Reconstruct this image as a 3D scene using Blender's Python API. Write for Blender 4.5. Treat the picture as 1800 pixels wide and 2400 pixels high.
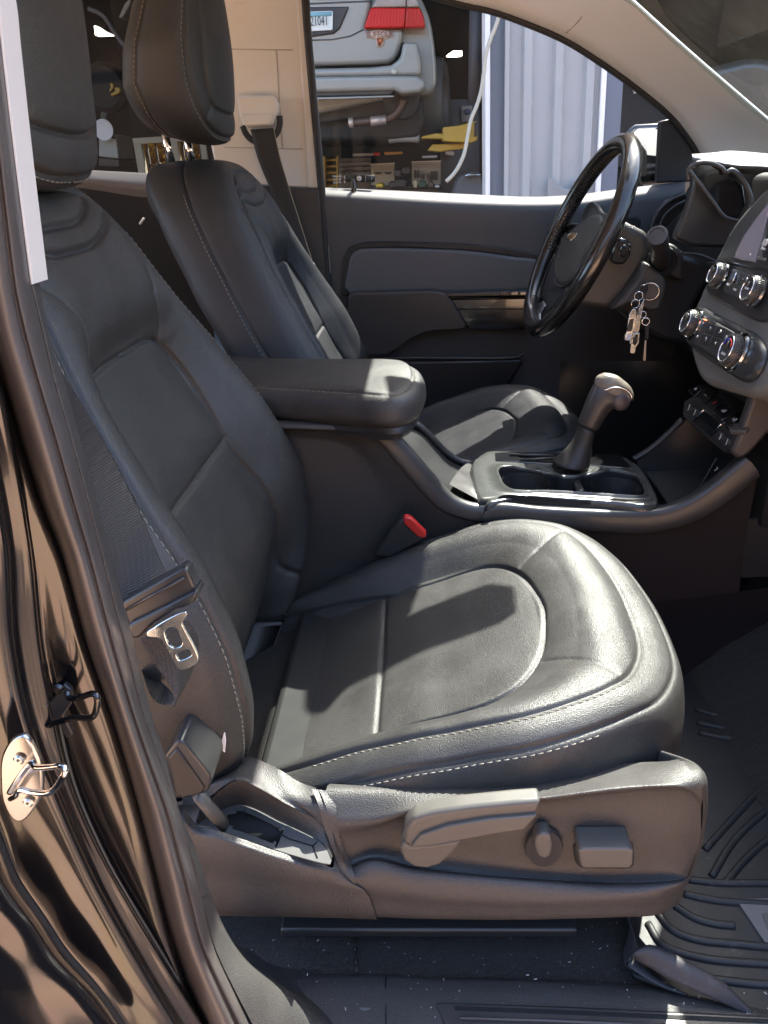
import bpy, bmesh, math, random
import numpy as np
from mathutils import Vector, Matrix
random.seed(7); np.random.seed(7)
S = bpy.context.scene
for o in list(bpy.data.objects): bpy.data.objects.remove(o)

# ------------------------------------------------------------------ camera, light, exposure
R = math.radians
FOC = 1671.0; CX, CY = 829.5, 1106.0           # working sheet of 1659 x 2212 units
PITCH, YAW, ROLL, CAM = R(24.3), R(4.0), R(3.5), (0.0, -0.52, 1.35)
_F = Vector((-math.sin(YAW)*math.cos(PITCH), math.cos(YAW)*math.cos(PITCH), -math.sin(PITCH)))
_R0 = Vector((math.cos(YAW), math.sin(YAW), 0)); _U0 = _R0.cross(_F)
_R = math.cos(ROLL)*_R0 - math.sin(ROLL)*_U0
_U = math.sin(ROLL)*_R0 + math.cos(ROLL)*_U0
_C = Vector(CAM)
cd = bpy.data.cameras.new('camera'); cam = bpy.data.objects.new('camera', cd); S.collection.objects.link(cam)
m = Matrix.Identity(4)
for i in range(3): m[i][0] = _R[i]; m[i][1] = _U[i]; m[i][2] = -_F[i]; m[i][3] = _C[i]
cam.matrix_world = m
cd.sensor_fit = 'HORIZONTAL'; cd.sensor_width = 36; cd.lens = 36*FOC/1659; cd.clip_start = .02; cd.clip_end = 3000
S.camera = cam

SUN = Vector((.36, .68, 1.0)).normalized()
SUN_EL = math.asin(SUN.z); SUN_AZ = math.atan2(SUN.x, SUN.y)      # azimuth from +Y towards +X
w = bpy.data.worlds.new('World'); S.world = w; w.use_nodes = True
nt = w.node_tree; nt.nodes.clear()
sky = nt.nodes.new('ShaderNodeTexSky'); sky.sky_type = 'NISHITA'; sky.sun_disc = False
sky.sun_elevation = SUN_EL; sky.sun_rotation = SUN_AZ; sky.air_density = .9; sky.dust_density = 2.2; sky.ozone_density = .5
bg = nt.nodes.new('ShaderNodeBackground'); bg.inputs['Strength'].default_value = .15
wo = nt.nodes.new('ShaderNodeOutputWorld')
nt.links.new(sky.outputs[0], bg.inputs[0]); nt.links.new(bg.outputs[0], wo.inputs[0])
sl = bpy.data.lights.new('sun', 'SUN'); sl.energy = 3.6; sl.angle = R(.55); sl.color = (1, .95, .87)
so = bpy.data.objects.new('sun', sl); S.collection.objects.link(so)
so.rotation_euler = SUN.to_track_quat('Z', 'Y').to_euler(); so.location = SUN*20
S.view_settings.view_transform = 'Standard'; S.view_settings.look = 'None'
S.view_settings.exposure = 2.98; S.view_settings.gamma = 1
S.cycles.use_denoising = True
try: S.cycles.denoiser = 'OPENIMAGEDENOISE'
except Exception: pass
S.cycles.max_bounces = 8; S.cycles.glossy_bounces = 4; S.cycles.transparent_max_bounces = 12
S.cycles.sample_clamp_indirect = 6; S.cycles.caustics_reflective = False; S.cycles.caustics_refractive = False

# ------------------------------------------------------------------ helpers: points
def ray(x, y): return (_F + _R*((x-CX)/FOC) + _U*((CY-y)/FOC))
def P(x, y, Y=None, X=None, Z=None, pl=None):
    """point of the place on the sight line of sheet position x,y at a real distance (a plane Y=, X=, Z= or pl=(point,normal))"""
    d = ray(x, y)
    if Y is not None: t = (Y-_C.y)/d.y
    elif X is not None: t = (X-_C.x)/d.x
    elif Z is not None: t = (Z-_C.z)/d.z
    else: t = (pl[0]-_C).dot(pl[1])/d.dot(pl[1])
    return _C + d*t
def fr(x0, y0, wn, W=1659.0):
    k = wn/W
    return lambda x, y: ((x0+x*k)*.92167, (y0+y*k)*.92167)
F1 = fr(0, 350, 400); FK = fr(400, 1700, 500); FS = fr(1450, 550, 350, 1290); FW = fr(1200, 500, 400)
FC = fr(1050, 850, 500); FG = fr(700, 0, 500); FH = fr(200, 0, 340, 1635)
F4 = fr(0, 700, 800); F5 = fr(0, 1300, 700, 1408); F6 = fr(600, 700, 1000); F7 = fr(500, 1600, 1300)
FA = fr(0, 0, 900); FB = fr(700, 0, 1100); F3 = fr(1200, 300, 600, 1475); FD = lambda x, y: (x, y)
def T(f, pts, **k): return [P(*f(*p), **k) for p in pts]
def TY(f, pts): return [P(*f(a, b), Y=c) for a, b, c in pts]

def cr(pts, n, closed=False, uniform=False):
    """centripetal-ish Catmull-Rom resampled to n points by arc length"""
    p = np.array([tuple(q) for q in pts], float); m_ = len(p)
    if closed: q = np.vstack([p[-1], p, p[0], p[1]])
    else: q = np.vstack([2*p[0]-p[1], p, 2*p[-1]-p[-2]])
    seg = m_ if closed else m_-1; out = []
    for i in range(seg):
        a, b, c, d = q[i], q[i+1], q[i+2], q[i+3]
        t = np.linspace(0, 1, 25)[:-1, None]
        lb = np.linalg.norm(c-b)
        m1 = (c-a); m2 = (d-b)
        # limit tangents so that uneven spacing does not overshoot
        m1 = m1/(np.linalg.norm(m1)+1e-12)*lb; m2 = m2/(np.linalg.norm(m2)+1e-12)*lb
        out.append((2*t**3-3*t**2+1)*b + (t**3-2*t**2+t)*m1 + (-2*t**3+3*t**2)*c + (t**3-t**2)*m2)
    out = np.vstack(out + [q[1:2] if closed else q[-2:-1]])
    s = np.r_[0, np.cumsum(np.linalg.norm(np.diff(out, axis=0), axis=1))]
    u = np.linspace(0, s[-1], n+1)[:-1] if closed else np.linspace(0, s[-1], n)
    return np.stack([np.interp(u, s, out[:, k]) for k in range(out.shape[1])], 1)
def lin(pts, n, closed=False):
    p = np.array([tuple(q) for q in pts], float)
    if closed: p = np.vstack([p, p[:1]])
    s = np.r_[0, np.cumsum(np.linalg.norm(np.diff(p, axis=0), axis=1))]
    u = np.linspace(0, s[-1], n+1)[:-1] if closed else np.linspace(0, s[-1], n)
    return np.stack([np.interp(u, s, p[:, k]) for k in range(p.shape[1])], 1)
def sm(xs, ys, x):
    """smooth monotone-ish interpolation of a table"""
    xs = np.array(xs, float); ys = np.array(ys, float); x = np.clip(x, xs[0], xs[-1])
    d = np.diff(ys)/np.diff(xs); m_ = np.zeros(len(xs)); m_[0] = d[0]; m_[-1] = d[-1]
    for i in range(1, len(xs)-1): m_[i] = 0 if d[i-1]*d[i] <= 0 else 2*d[i-1]*d[i]/(d[i-1]+d[i])
    i = np.clip(np.searchsorted(xs, x)-1, 0, len(xs)-2); h = xs[i+1]-xs[i]; t = (x-xs[i])/h
    return (2*t**3-3*t**2+1)*ys[i]+(t**3-2*t**2+t)*h*m_[i]+(-2*t**3+3*t**2)*ys[i+1]+(t**3-t**2)*h*m_[i+1]
def sstep(a, b, x): t = np.clip((x-a)/(b-a), 0, 1); return t*t*(3-2*t)
def dpoly(p, poly, closed=False):
    """distance of every point of p (n,2) to a polyline"""
    q = np.array(poly, float)
    if closed: q = np.vstack([q, q[:1]])
    a = q[:-1]; d = q[1:]-a; L2 = (d**2).sum(1)+1e-18; best = np.full(len(p), 1e9)
    for k in range(len(a)):
        v = p-a[k]; t = np.clip((v@d[k])/L2[k], 0, 1)[:, None]
        best = np.minimum(best, ((v-t*d[k])**2).sum(1))
    return np.sqrt(best)
def inside(p, poly):
    q = np.array(poly, float); r = np.roll(q, -1, 0); c = np.zeros(len(p), bool)
    for a, b in zip(q, r):
        hit = ((a[1] > p[:, 1]) != (b[1] > p[:, 1])) & (p[:, 0] < (b[0]-a[0])*(p[:, 1]-a[1])/(b[1]-a[1]+1e-18)+a[0])
        c ^= hit
    return c

# ------------------------------------------------------------------ helpers: objects
ORG = {}
def root_of(o):
    while o.parent: o = o.parent
    return o
def thing(name, label, cat, loc=(0, 0, 0), group=None):
    o = bpy.data.objects.new(name, None); S.collection.objects.link(o); o.location = loc
    o.empty_display_size = .05
    o['label'] = label; o['category'] = cat
    if group: o['group'] = group
    return o
def tag(o, label=None, cat=None, group=None, kind=None):
    if label: o['label'] = label
    if cat: o['category'] = cat
    if group: o['group'] = group
    if kind: o['kind'] = kind
    return o
def link(name, me, mat, parent=None, smooth=True):
    o = bpy.data.objects.new(name, me); S.collection.objects.link(o)
    for mm in (mat if isinstance(mat, (list, tuple)) else [mat]): me.materials.append(mm)
    if smooth is True: me.polygons.foreach_set('use_smooth', [True]*len(me.polygons))
    if parent is not None:
        r = root_of(parent); me.transform(Matrix.Translation(-r.location)) if r.location.length > 0 else None
        o.parent = parent
    return o
def mesh(name, V, Fc, mat, parent=None, smooth=True, bevel=0, seg=2, ang=35, solid=0, soff=-1):
    me = bpy.data.meshes.new(name)
    me.from_pydata([tuple(float(c) for c in v) for v in V], [], [tuple(int(i) for i in f) for f in Fc]); me.update()
    o = link(name, me, mat, parent, smooth)
    if solid:
        md = o.modifiers.new('solid', 'SOLIDIFY'); md.thickness = solid; md.offset = soff
    if bevel:
        md = o.modifiers.new('bevel', 'BEVEL'); md.width = bevel; md.segments = seg; md.limit_method = 'ANGLE'; md.angle_limit = R(ang)
        md.harden_normals = False
    if smooth == 'auto' or (bevel and smooth):
        me.polygons.foreach_set('use_smooth', [True]*len(me.polygons))
        try: me.set_sharp_from_angle(angle=R(40))
        except Exception: pass
    return o
def bm_obj(name, bm, mat, parent=None, smooth=True, **k):
    bmesh.ops.recalc_face_normals(bm, faces=bm.faces)
    V = [v.co.copy() for v in bm.verts]; bm.verts.index_update(); Fc = [[v.index for v in f.verts] for f in bm.faces]; bm.free()
    return mesh(name, V, Fc, mat, parent, smooth, **k)
def grid(name, A, mat, parent=None, closed_u=False, cap0=False, cap1=False, **k):
    """A: rows x cols x 3"""
    nr, nc = A.shape[:2]; V = A.reshape(-1, 3); r = np.arange(nr-1)[:, None]; c = np.arange(nc if closed_u else nc-1)[None, :]
    c2 = (c+1) % nc
    Fc = np.stack([r*nc+c, r*nc+c2, (r+1)*nc+c2, (r+1)*nc+c], -1).reshape(-1, 4).tolist()
    if cap0: Fc.append(list(range(nc))[::-1])
    if cap1: Fc.append([(nr-1)*nc+i for i in range(nc)])
    return mesh(name, V, Fc, mat, parent, **k)
def patch(name, rows, mat, parent=None, nu=40, nv=6, straight=False, rowlin=False, **k):
    """surface through feature lines; nv steps between lines"""
    f = lin if rowlin else cr
    A = np.array([f(r, nu) for r in rows])
    n = (len(rows)-1)*nv+1
    if straight:
        t = np.linspace(0, len(rows)-1, n); i = np.minimum(t.astype(int), len(rows)-2); u = (t-i)[:, None, None]
        B = A[i]*(1-u)+A[i+1]*u
    else:
        B = np.stack([crn(A[:, j], nv) for j in range(nu)], 1)
    return grid(name, B, mat, parent, **k)
def crn(p, nv):
    q = np.vstack([2*p[0]-p[1], p, 2*p[-1]-p[-2]]); out = []
    for i in range(len(p)-1):
        a, b, c, d = q[i:i+4]; t = np.linspace(0, 1, nv+1)[:-1, None]; lb = np.linalg.norm(c-b)
        m1 = (c-a); m2 = (d-b); m1 = m1/(np.linalg.norm(m1)+1e-12)*lb; m2 = m2/(np.linalg.norm(m2)+1e-12)*lb
        out.append((2*t**3-3*t**2+1)*b+(t**3-2*t**2+t)*m1+(-2*t**3+3*t**2)*c+(t**3-t**2)*m2)
    return np.vstack(out+[q[-2:-1]])
def prism(name, pts, vec, mat, parent=None, bevel=.002, **k):
    """closed 3-D outline extruded along vec"""
    n = len(pts); v = Vector(vec); a = [Vector(tuple(p)) for p in pts]
    V = a+[p+v for p in a]
    Fc = [list(range(n))[::-1], [n+i for i in range(n)]]+[[i, (i+1) % n, n+(i+1) % n, n+i] for i in range(n)]
    bm = bmesh.new(); bv = [bm.verts.new(q) for q in V]
    for f in Fc: bm.faces.new([bv[i] for i in f])
    return bm_obj(name, bm, mat, parent, bevel=bevel, **k)
def box(name, c, s, mat, parent=None, rot=None, bevel=.003, **k):
    bm = bmesh.new(); bmesh.ops.create_cube(bm, size=1)
    M = Matrix.Translation(Vector(c)) @ (rot.to_4x4() if rot is not None else Matrix.Identity(4)) @ Matrix.Diagonal((*s, 1))
    bmesh.ops.transform(bm, matrix=M, verts=bm.verts)
    return bm_obj(name, bm, mat, parent, bevel=bevel, **k)
def boxes(name, lst, mat, parent=None, bevel=0, **k):
    bm = bmesh.new()
    for c, s in lst:
        r = bmesh.ops.create_cube(bm, size=1)
        bmesh.ops.transform(bm, matrix=Matrix.Translation(Vector(c)) @ Matrix.Diagonal((*s, 1)), verts=r['verts'])
    return bm_obj(name, bm, mat, parent, bevel=bevel, **k)
def tube_vf(pts, r, seg=10, n=None, closed=False, flat=1.0, up=None):
    p = cr(pts, n, closed) if n else np.array([tuple(q) for q in pts], float)
    m_ = len(p); rr = np.interp(np.linspace(0, 1, m_), np.linspace(0, 1, len(r)), r) if hasattr(r, '__len__') else np.full(m_, r)
    t = (np.roll(p, -1, 0)-np.roll(p, 1, 0)) if closed else np.gradient(p, axis=0)
    t /= np.linalg.norm(t, axis=1)[:, None]+1e-12
    u = np.array(up if up is not None else (0, 0, 1), float)
    if abs(t[0]@u) > .9 and up is None: u = np.array((1., 0, 0))
    V = []
    for i in range(m_):
        u = u-(u@t[i])*t[i]; u /= np.linalg.norm(u)+1e-12; v = np.cross(t[i], u)
        for k in range(seg):
            a = 2*math.pi*k/seg; V.append(p[i]+rr[i]*(math.cos(a)*u*flat+math.sin(a)*v))
    Fc = []
    for i in range(m_ if closed else m_-1):
        j = (i+1) % m_
        for k in range(seg): k2 = (k+1) % seg; Fc.append((i*seg+k, i*seg+k2, j*seg+k2, j*seg+k))
    if not closed: Fc += [tuple(range(seg))[::-1], tuple((m_-1)*seg+k for k in range(seg))]
    return V, Fc
def tube(name, pts, r, mat, parent=None, seg=10, n=None, closed=False, flat=1.0, up=None, **k):
    V, Fc = tube_vf(pts, r, seg, n, closed, flat, up)
    return mesh(name, V, Fc, mat, parent, **k)
def tubes(name, lst, mat, parent=None, **k):
    V = []; Fc = []
    for a in lst:
        v, f = tube_vf(*a[0], **a[1]) if isinstance(a, tuple) and isinstance(a[1], dict) else tube_vf(*a)
        o = len(V); V += list(v); Fc += [tuple(i+o for i in q) for q in f]
    return mesh(name, V, Fc, mat, parent, **k)
def lathe(name, prof, o, axis, mat, parent=None, seg=36, sq=1.0, xdir=None, open_top=False, **k):
    """prof: (radius, height) along axis from o"""
    ax = Vector(axis).normalized(); x = Vector(xdir) if xdir is not None else (Vector((0, 0, 1)) if abs(ax.z) < .9 else Vector((1, 0, 0)))
    x = (x-ax*x.dot(ax)).normalized(); y = ax.cross(x); A = []
    for r, h in prof:
        A.append([tuple(Vector(o)+ax*h+x*(r*math.cos(2*math.pi*i/seg))+y*(r*sq*math.sin(2*math.pi*i/seg))) for i in range(seg)])
    return grid(name, np.array(A), mat, parent, closed_u=True, cap0=prof[0][0] > 1e-5 and not open_top, cap1=prof[-1][0] > 1e-5, smooth='auto', **k)
def text(name, s, o, xd, yd, h, mat, parent=None, depth=.0004, align='CENTER', sx=1.0):
    cu = bpy.data.curves.new(name, 'FONT'); cu.body = s; cu.size = h/.73; cu.extrude = depth; cu.align_x = align; cu.align_y = 'CENTER'
    cu.resolution_u = 2
    ob = bpy.data.objects.new(name, cu); S.collection.objects.link(ob)
    bpy.context.view_layer.update()
    me = bpy.data.meshes.new_from_object(ob); bpy.data.objects.remove(ob)
    x = Vector(xd).normalized(); y = Vector(yd); y = (y-x*y.dot(x)).normalized(); z = x.cross(y)
    M = Matrix.Identity(4)
    for i in range(3): M[i][0] = x[i]*sx; M[i][1] = y[i]; M[i][2] = z[i]; M[i][3] = o[i]
    me.transform(M)
    return link(name, me, mat, parent, smooth=False)

# ------------------------------------------------------------------ materials
def mat(name, col, rough=.5, metal=0, spec=.5, bump=None, var=None, coat=0, trans=0, sheen=0, emit=None, estr=0, cr_=.03, ior=None, dust=None, grain=None, wear=None):
    """bump: list of (kind, scale, strength, distance)  var: (scale, amount)  dust: (scale, lo, hi, colour, amount)"""
    m_ = bpy.data.materials.new(name); m_.use_nodes = True; t = m_.node_tree; N = t.nodes; L = t.links
    b = N['Principled BSDF']; b.inputs['Base Color'].default_value = (*col, 1); b.inputs['Roughness'].default_value = rough
    b.inputs['Metallic'].default_value = metal; b.inputs['Specular IOR Level'].default_value = spec
    b.inputs['Coat Weight'].default_value = coat; b.inputs['Coat Roughness'].default_value = cr_
    b.inputs['Transmission Weight'].default_value = trans; b.inputs['Sheen Weight'].default_value = sheen
    b.inputs['Sheen Roughness'].default_value = .5
    if ior: b.inputs['IOR'].default_value = ior
    if emit: b.inputs['Emission Color'].default_value = (*emit, 1); b.inputs['Emission Strength'].default_value = estr
    tc = N.new('ShaderNodeTexCoord'); src = tc.outputs['Object']
    colsock = None
    if var:
        n1 = N.new('ShaderNodeTexNoise'); n1.inputs['Scale'].default_value = var[0]; n1.inputs['Detail'].default_value = 5; n1.inputs['Roughness'].default_value = .65
        L.new(src, n1.inputs['Vector'])
        mr = N.new('ShaderNodeMapRange'); mr.inputs['From Min'].default_value = .3; mr.inputs['From Max'].default_value = .7
        mr.inputs['To Min'].default_value = 1-var[1]; mr.inputs['To Max'].default_value = 1+var[1]; L.new(n1.outputs['Fac'], mr.inputs['Value'])
        mx = N.new('ShaderNodeVectorMath'); mx.operation = 'SCALE'; mx.inputs[0].default_value = col; L.new(mr.outputs[0], mx.inputs['Scale'])
        colsock = mx.outputs[0]
        rr = N.new('ShaderNodeMapRange'); rr.inputs['From Min'].default_value = .3; rr.inputs['From Max'].default_value = .7
        rr.inputs['To Min'].default_value = max(0, rough-.06); rr.inputs['To Max'].default_value = min(1, rough+.06)
        L.new(n1.outputs['Fac'], rr.inputs['Value']); L.new(rr.outputs[0], b.inputs['Roughness'])
    if dust:
        n2 = N.new('ShaderNodeTexNoise'); n2.inputs['Scale'].default_value = dust[0]; n2.inputs['Detail'].default_value = 8; n2.inputs['Roughness'].default_value = .7
        L.new(src, n2.inputs['Vector'])
        m2 = N.new('ShaderNodeMapRange'); m2.inputs['From Min'].default_value = dust[1]; m2.inputs['From Max'].default_value = dust[2]
        m2.inputs['To Max'].default_value = dust[4]; L.new(n2.outputs['Fac'], m2.inputs['Value'])
        mc = N.new('ShaderNodeMix'); mc.data_type = 'RGBA'; mc.inputs['B'].default_value = (*dust[3], 1)
        if colsock: L.new(colsock, mc.inputs['A'])
        else: mc.inputs['A'].default_value = (*col, 1)
        L.new(m2.outputs[0], mc.inputs['Factor']); colsock = mc.outputs['Result']
    for gr, ft in ((grain, 'F1'), (wear, 'DISTANCE_TO_EDGE')):
        if not gr: continue
        vo = N.new('ShaderNodeTexVoronoi'); vo.feature = ft; vo.inputs['Scale'].default_value = gr[0]
        if ft == 'F1': L.new(src, vo.inputs['Vector'])
        else:
            nz = N.new('ShaderNodeTexNoise'); nz.inputs['Scale'].default_value = 9; nz.inputs['Detail'].default_value = 2; L.new(src, nz.inputs['Vector'])
            va = N.new('ShaderNodeVectorMath'); va.operation = 'MULTIPLY_ADD'; va.inputs[1].default_value = (.25, .25, .25); L.new(nz.outputs['Color'], va.inputs[0]); L.new(src, va.inputs[2]); L.new(va.outputs[0], vo.inputs['Vector'])
        mg = N.new('ShaderNodeMapRange'); L.new(vo.outputs['Distance'], mg.inputs['Value'])
        if ft == 'F1': mg.inputs['From Max'].default_value = .7; mg.inputs['To Min'].default_value = 1+gr[1]; mg.inputs['To Max'].default_value = 1-gr[1]
        else: mg.inputs['From Max'].default_value = .018; mg.inputs['To Min'].default_value = 1+gr[1]; mg.inputs['To Max'].default_value = 1
        sc_ = N.new('ShaderNodeVectorMath'); sc_.operation = 'SCALE'; L.new(mg.outputs[0], sc_.inputs['Scale'])
        if colsock: L.new(colsock, sc_.inputs[0])
        else: sc_.inputs[0].default_value = col
        colsock = sc_.outputs[0]
    if colsock: L.new(colsock, b.inputs['Base Color'])
    prev = None
    for kind, sc, st, dist in (bump or []):
        if kind == 'v': n = N.new('ShaderNodeTexVoronoi'); n.feature = 'SMOOTH_F1'; out = 'Distance'; n.inputs['Smoothness'].default_value = .4
        elif kind in ('wz', 'wx'): n = N.new('ShaderNodeTexWave'); out = 'Fac'; n.bands_direction = kind[1].upper()
        elif kind == 'w': n = N.new('ShaderNodeTexWave'); out = 'Fac'; n.inputs['Distortion'].default_value = .4
        else: n = N.new('ShaderNodeTexNoise'); out = 'Fac'; n.inputs['Detail'].default_value = 3
        n.inputs['Scale'].default_value = sc; L.new(src, n.inputs['Vector'])
        bp = N.new('ShaderNodeBump'); bp.inputs['Strength'].default_value = st; bp.inputs['Distance'].default_value = dist
        L.new(n.outputs[out], bp.inputs['Height'])
        if prev: L.new(prev.outputs[0], bp.inputs['Normal'])
        prev = bp
    if prev: L.new(prev.outputs[0], b.inputs['Normal'])
    return m_
def glassmat(name, tint, refl=.5, dirt=(.5, .5, .5), dirtamt=.05, scale=30, rough=.02):
    """thin pane: clear see-through with fresnel reflection and a film of dust"""
    m_ = bpy.data.materials.new(name); m_.use_nodes = True; t = m_.node_tree; N = t.nodes; L = t.links; N.clear()
    o = N.new('ShaderNodeOutputMaterial'); tr = N.new('ShaderNodeBsdfTransparent'); tr.inputs[0].default_value = (*tint, 1)
    gl = N.new('ShaderNodeBsdfGlossy'); gl.inputs['Roughness'].default_value = rough
    fz = N.new('ShaderNodeFresnel'); fz.inputs['IOR'].default_value = 1.5
    mm = N.new('ShaderNodeMath'); mm.operation = 'MULTIPLY'; mm.inputs[1].default_value = refl; L.new(fz.outputs[0], mm.inputs[0])
    m1 = N.new('ShaderNodeMixShader'); L.new(mm.outputs[0], m1.inputs[0]); L.new(tr.outputs[0], m1.inputs[1]); L.new(gl.outputs[0], m1.inputs[2])
    df = N.new('ShaderNodeBsdfDiffuse'); df.inputs[0].default_value = (*dirt, 1)
    tc = N.new('ShaderNodeTexCoord'); ns = N.new('ShaderNodeTexNoise'); ns.inputs['Scale'].default_value = scale; ns.inputs['Detail'].default_value = 8; ns.inputs['Roughness'].default_value = .75
    L.new(tc.outputs['Object'], ns.inputs['Vector'])
    mr = N.new('ShaderNodeMapRange'); mr.inputs['From Min'].default_value = .35; mr.inputs['From Max'].default_value = .75
    mr.inputs['To Min'].default_value = dirtamt*.4; mr.inputs['To Max'].default_value = dirtamt*1.8; L.new(ns.outputs['Fac'], mr.inputs['Value'])
    m2 = N.new('ShaderNodeMixShader'); L.new(mr.outputs[0], m2.inputs[0]); L.new(m1.outputs[0], m2.inputs[1]); L.new(df.outputs[0], m2.inputs[2])
    L.new(m2.outputs[0], o.inputs[0]); return m_
DG = (.55, .5, .42)
M = {}
M['leather'] = mat('black_leather', (.042, .0405, .039), .43, spec=.5, var=(14, .12), bump=[('v', 1050, .6, .0006), ('n', 30, .08, .003), ('n', 170, .16, .0010)], dust=(60, .55, .8, DG, .03), grain=(1050, .28), wear=(17, .30))
M['leather_driver_shaded'] = mat('driver_leather_shade_tone', (.026, .028, .031), .48, spec=.42, var=(14, .12), bump=[('v', 780, .6, .0007), ('n', 30, .08, .003), ('n', 170, .16, .0010)], dust=(60, .55, .8, DG, .03))  # same black leather, darkened in colour to stand for the driver seat's shade
M['leather_side'] = mat('black_leather_side', (.034, .032, .031), .5, spec=.5, bump=[('v', 900, .30, .0005)])
M['plastic'] = mat('grained_black_plastic', grain=(900, .25), col=(.054, .051, .049), rough=.46, spec=.5, var=(9, .12), bump=[('v', 900, .6, .0006)], dust=(120, .66, .8, DG, .12))
M['satin'] = mat('satin_black_plastic', (.045, .043, .043), .38, spec=.5, var=(20, .1), dust=(150, .68, .82, DG, .1))
M['smooth'] = mat('smooth_dark_plastic', (.030, .030, .031), .3, spec=.5, dust=(200, .66, .8, DG, .1))
M['gloss'] = mat('gloss_black_trim', (.01, .01, .011), .12, spec=.6, coat=.5, dust=(140, .62, .8, DG, .06))
M['lever'] = mat('grey_lever_plastic', (.085, .08, .072), .42, spec=.5)
M['stitch'] = mat('grey_thread', (.21, .195, .165), .8)
M['stitch_d'] = mat('dark_thread', (.06, .055, .05), .8)
M['dark'] = mat('dark_void', (.006, .006, .006), .8)
M['chrome'] = mat('chrome', (.82, .82, .82), .07, metal=1)
M['zinc'] = mat('zinc_plated_steel', (.62, .65, .66), .24, metal=1, var=(60, .15))
M['beige'] = mat('beige_trim', (.70, .69, .65), .6, spec=.3, bump=[('n', 500, .1, .0005)])
M['beige_g'] = mat('greige_pillar_trim', (.68, .665, .63), .6, spec=.3, bump=[('n', 500, .1, .0005)])
M['white'] = mat('white_plastic', (.75, .75, .75), .5)
M['ink'] = mat('white_print', (.62, .62, .62), .6)
M['red'] = mat('red_plastic', (.62, .03, .025), .35)
M['webbing'] = mat('seat_belt_webbing', (.028, .027, .027), .62, spec=.4)
M['rubber'] = mat('black_rubber', (.017, .0165, .018), .6, var=(12, .2), dust=(90, .58, .78, DG, .14))
M['seal'] = mat('door_seal_rubber', (.075, .066, .062), .34, spec=.55, bump=[('n', 300, .1, .0006)], var=(10, .12))
M['carpet'] = mat('black_carpet', (.040, .034, .029), .95, spec=.1, var=(420, .55), bump=[('n', 900, 1.0, .003), ('n', 260, .6, .003)], dust=(700, .60, .72, (.35, .32, .28), .35), sheen=.1)
M['paint'] = mat('black_car_paint', (.006, .006, .007), .16, spec=.6, coat=.6, cr_=.06)
M['silver'] = mat('taupe_silver_bezel', (.17, .162, .15), .45, metal=.2)
M['screen'] = mat('screen_glass', (.02, .02, .022), .1, spec=.8, coat=.5)
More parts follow.
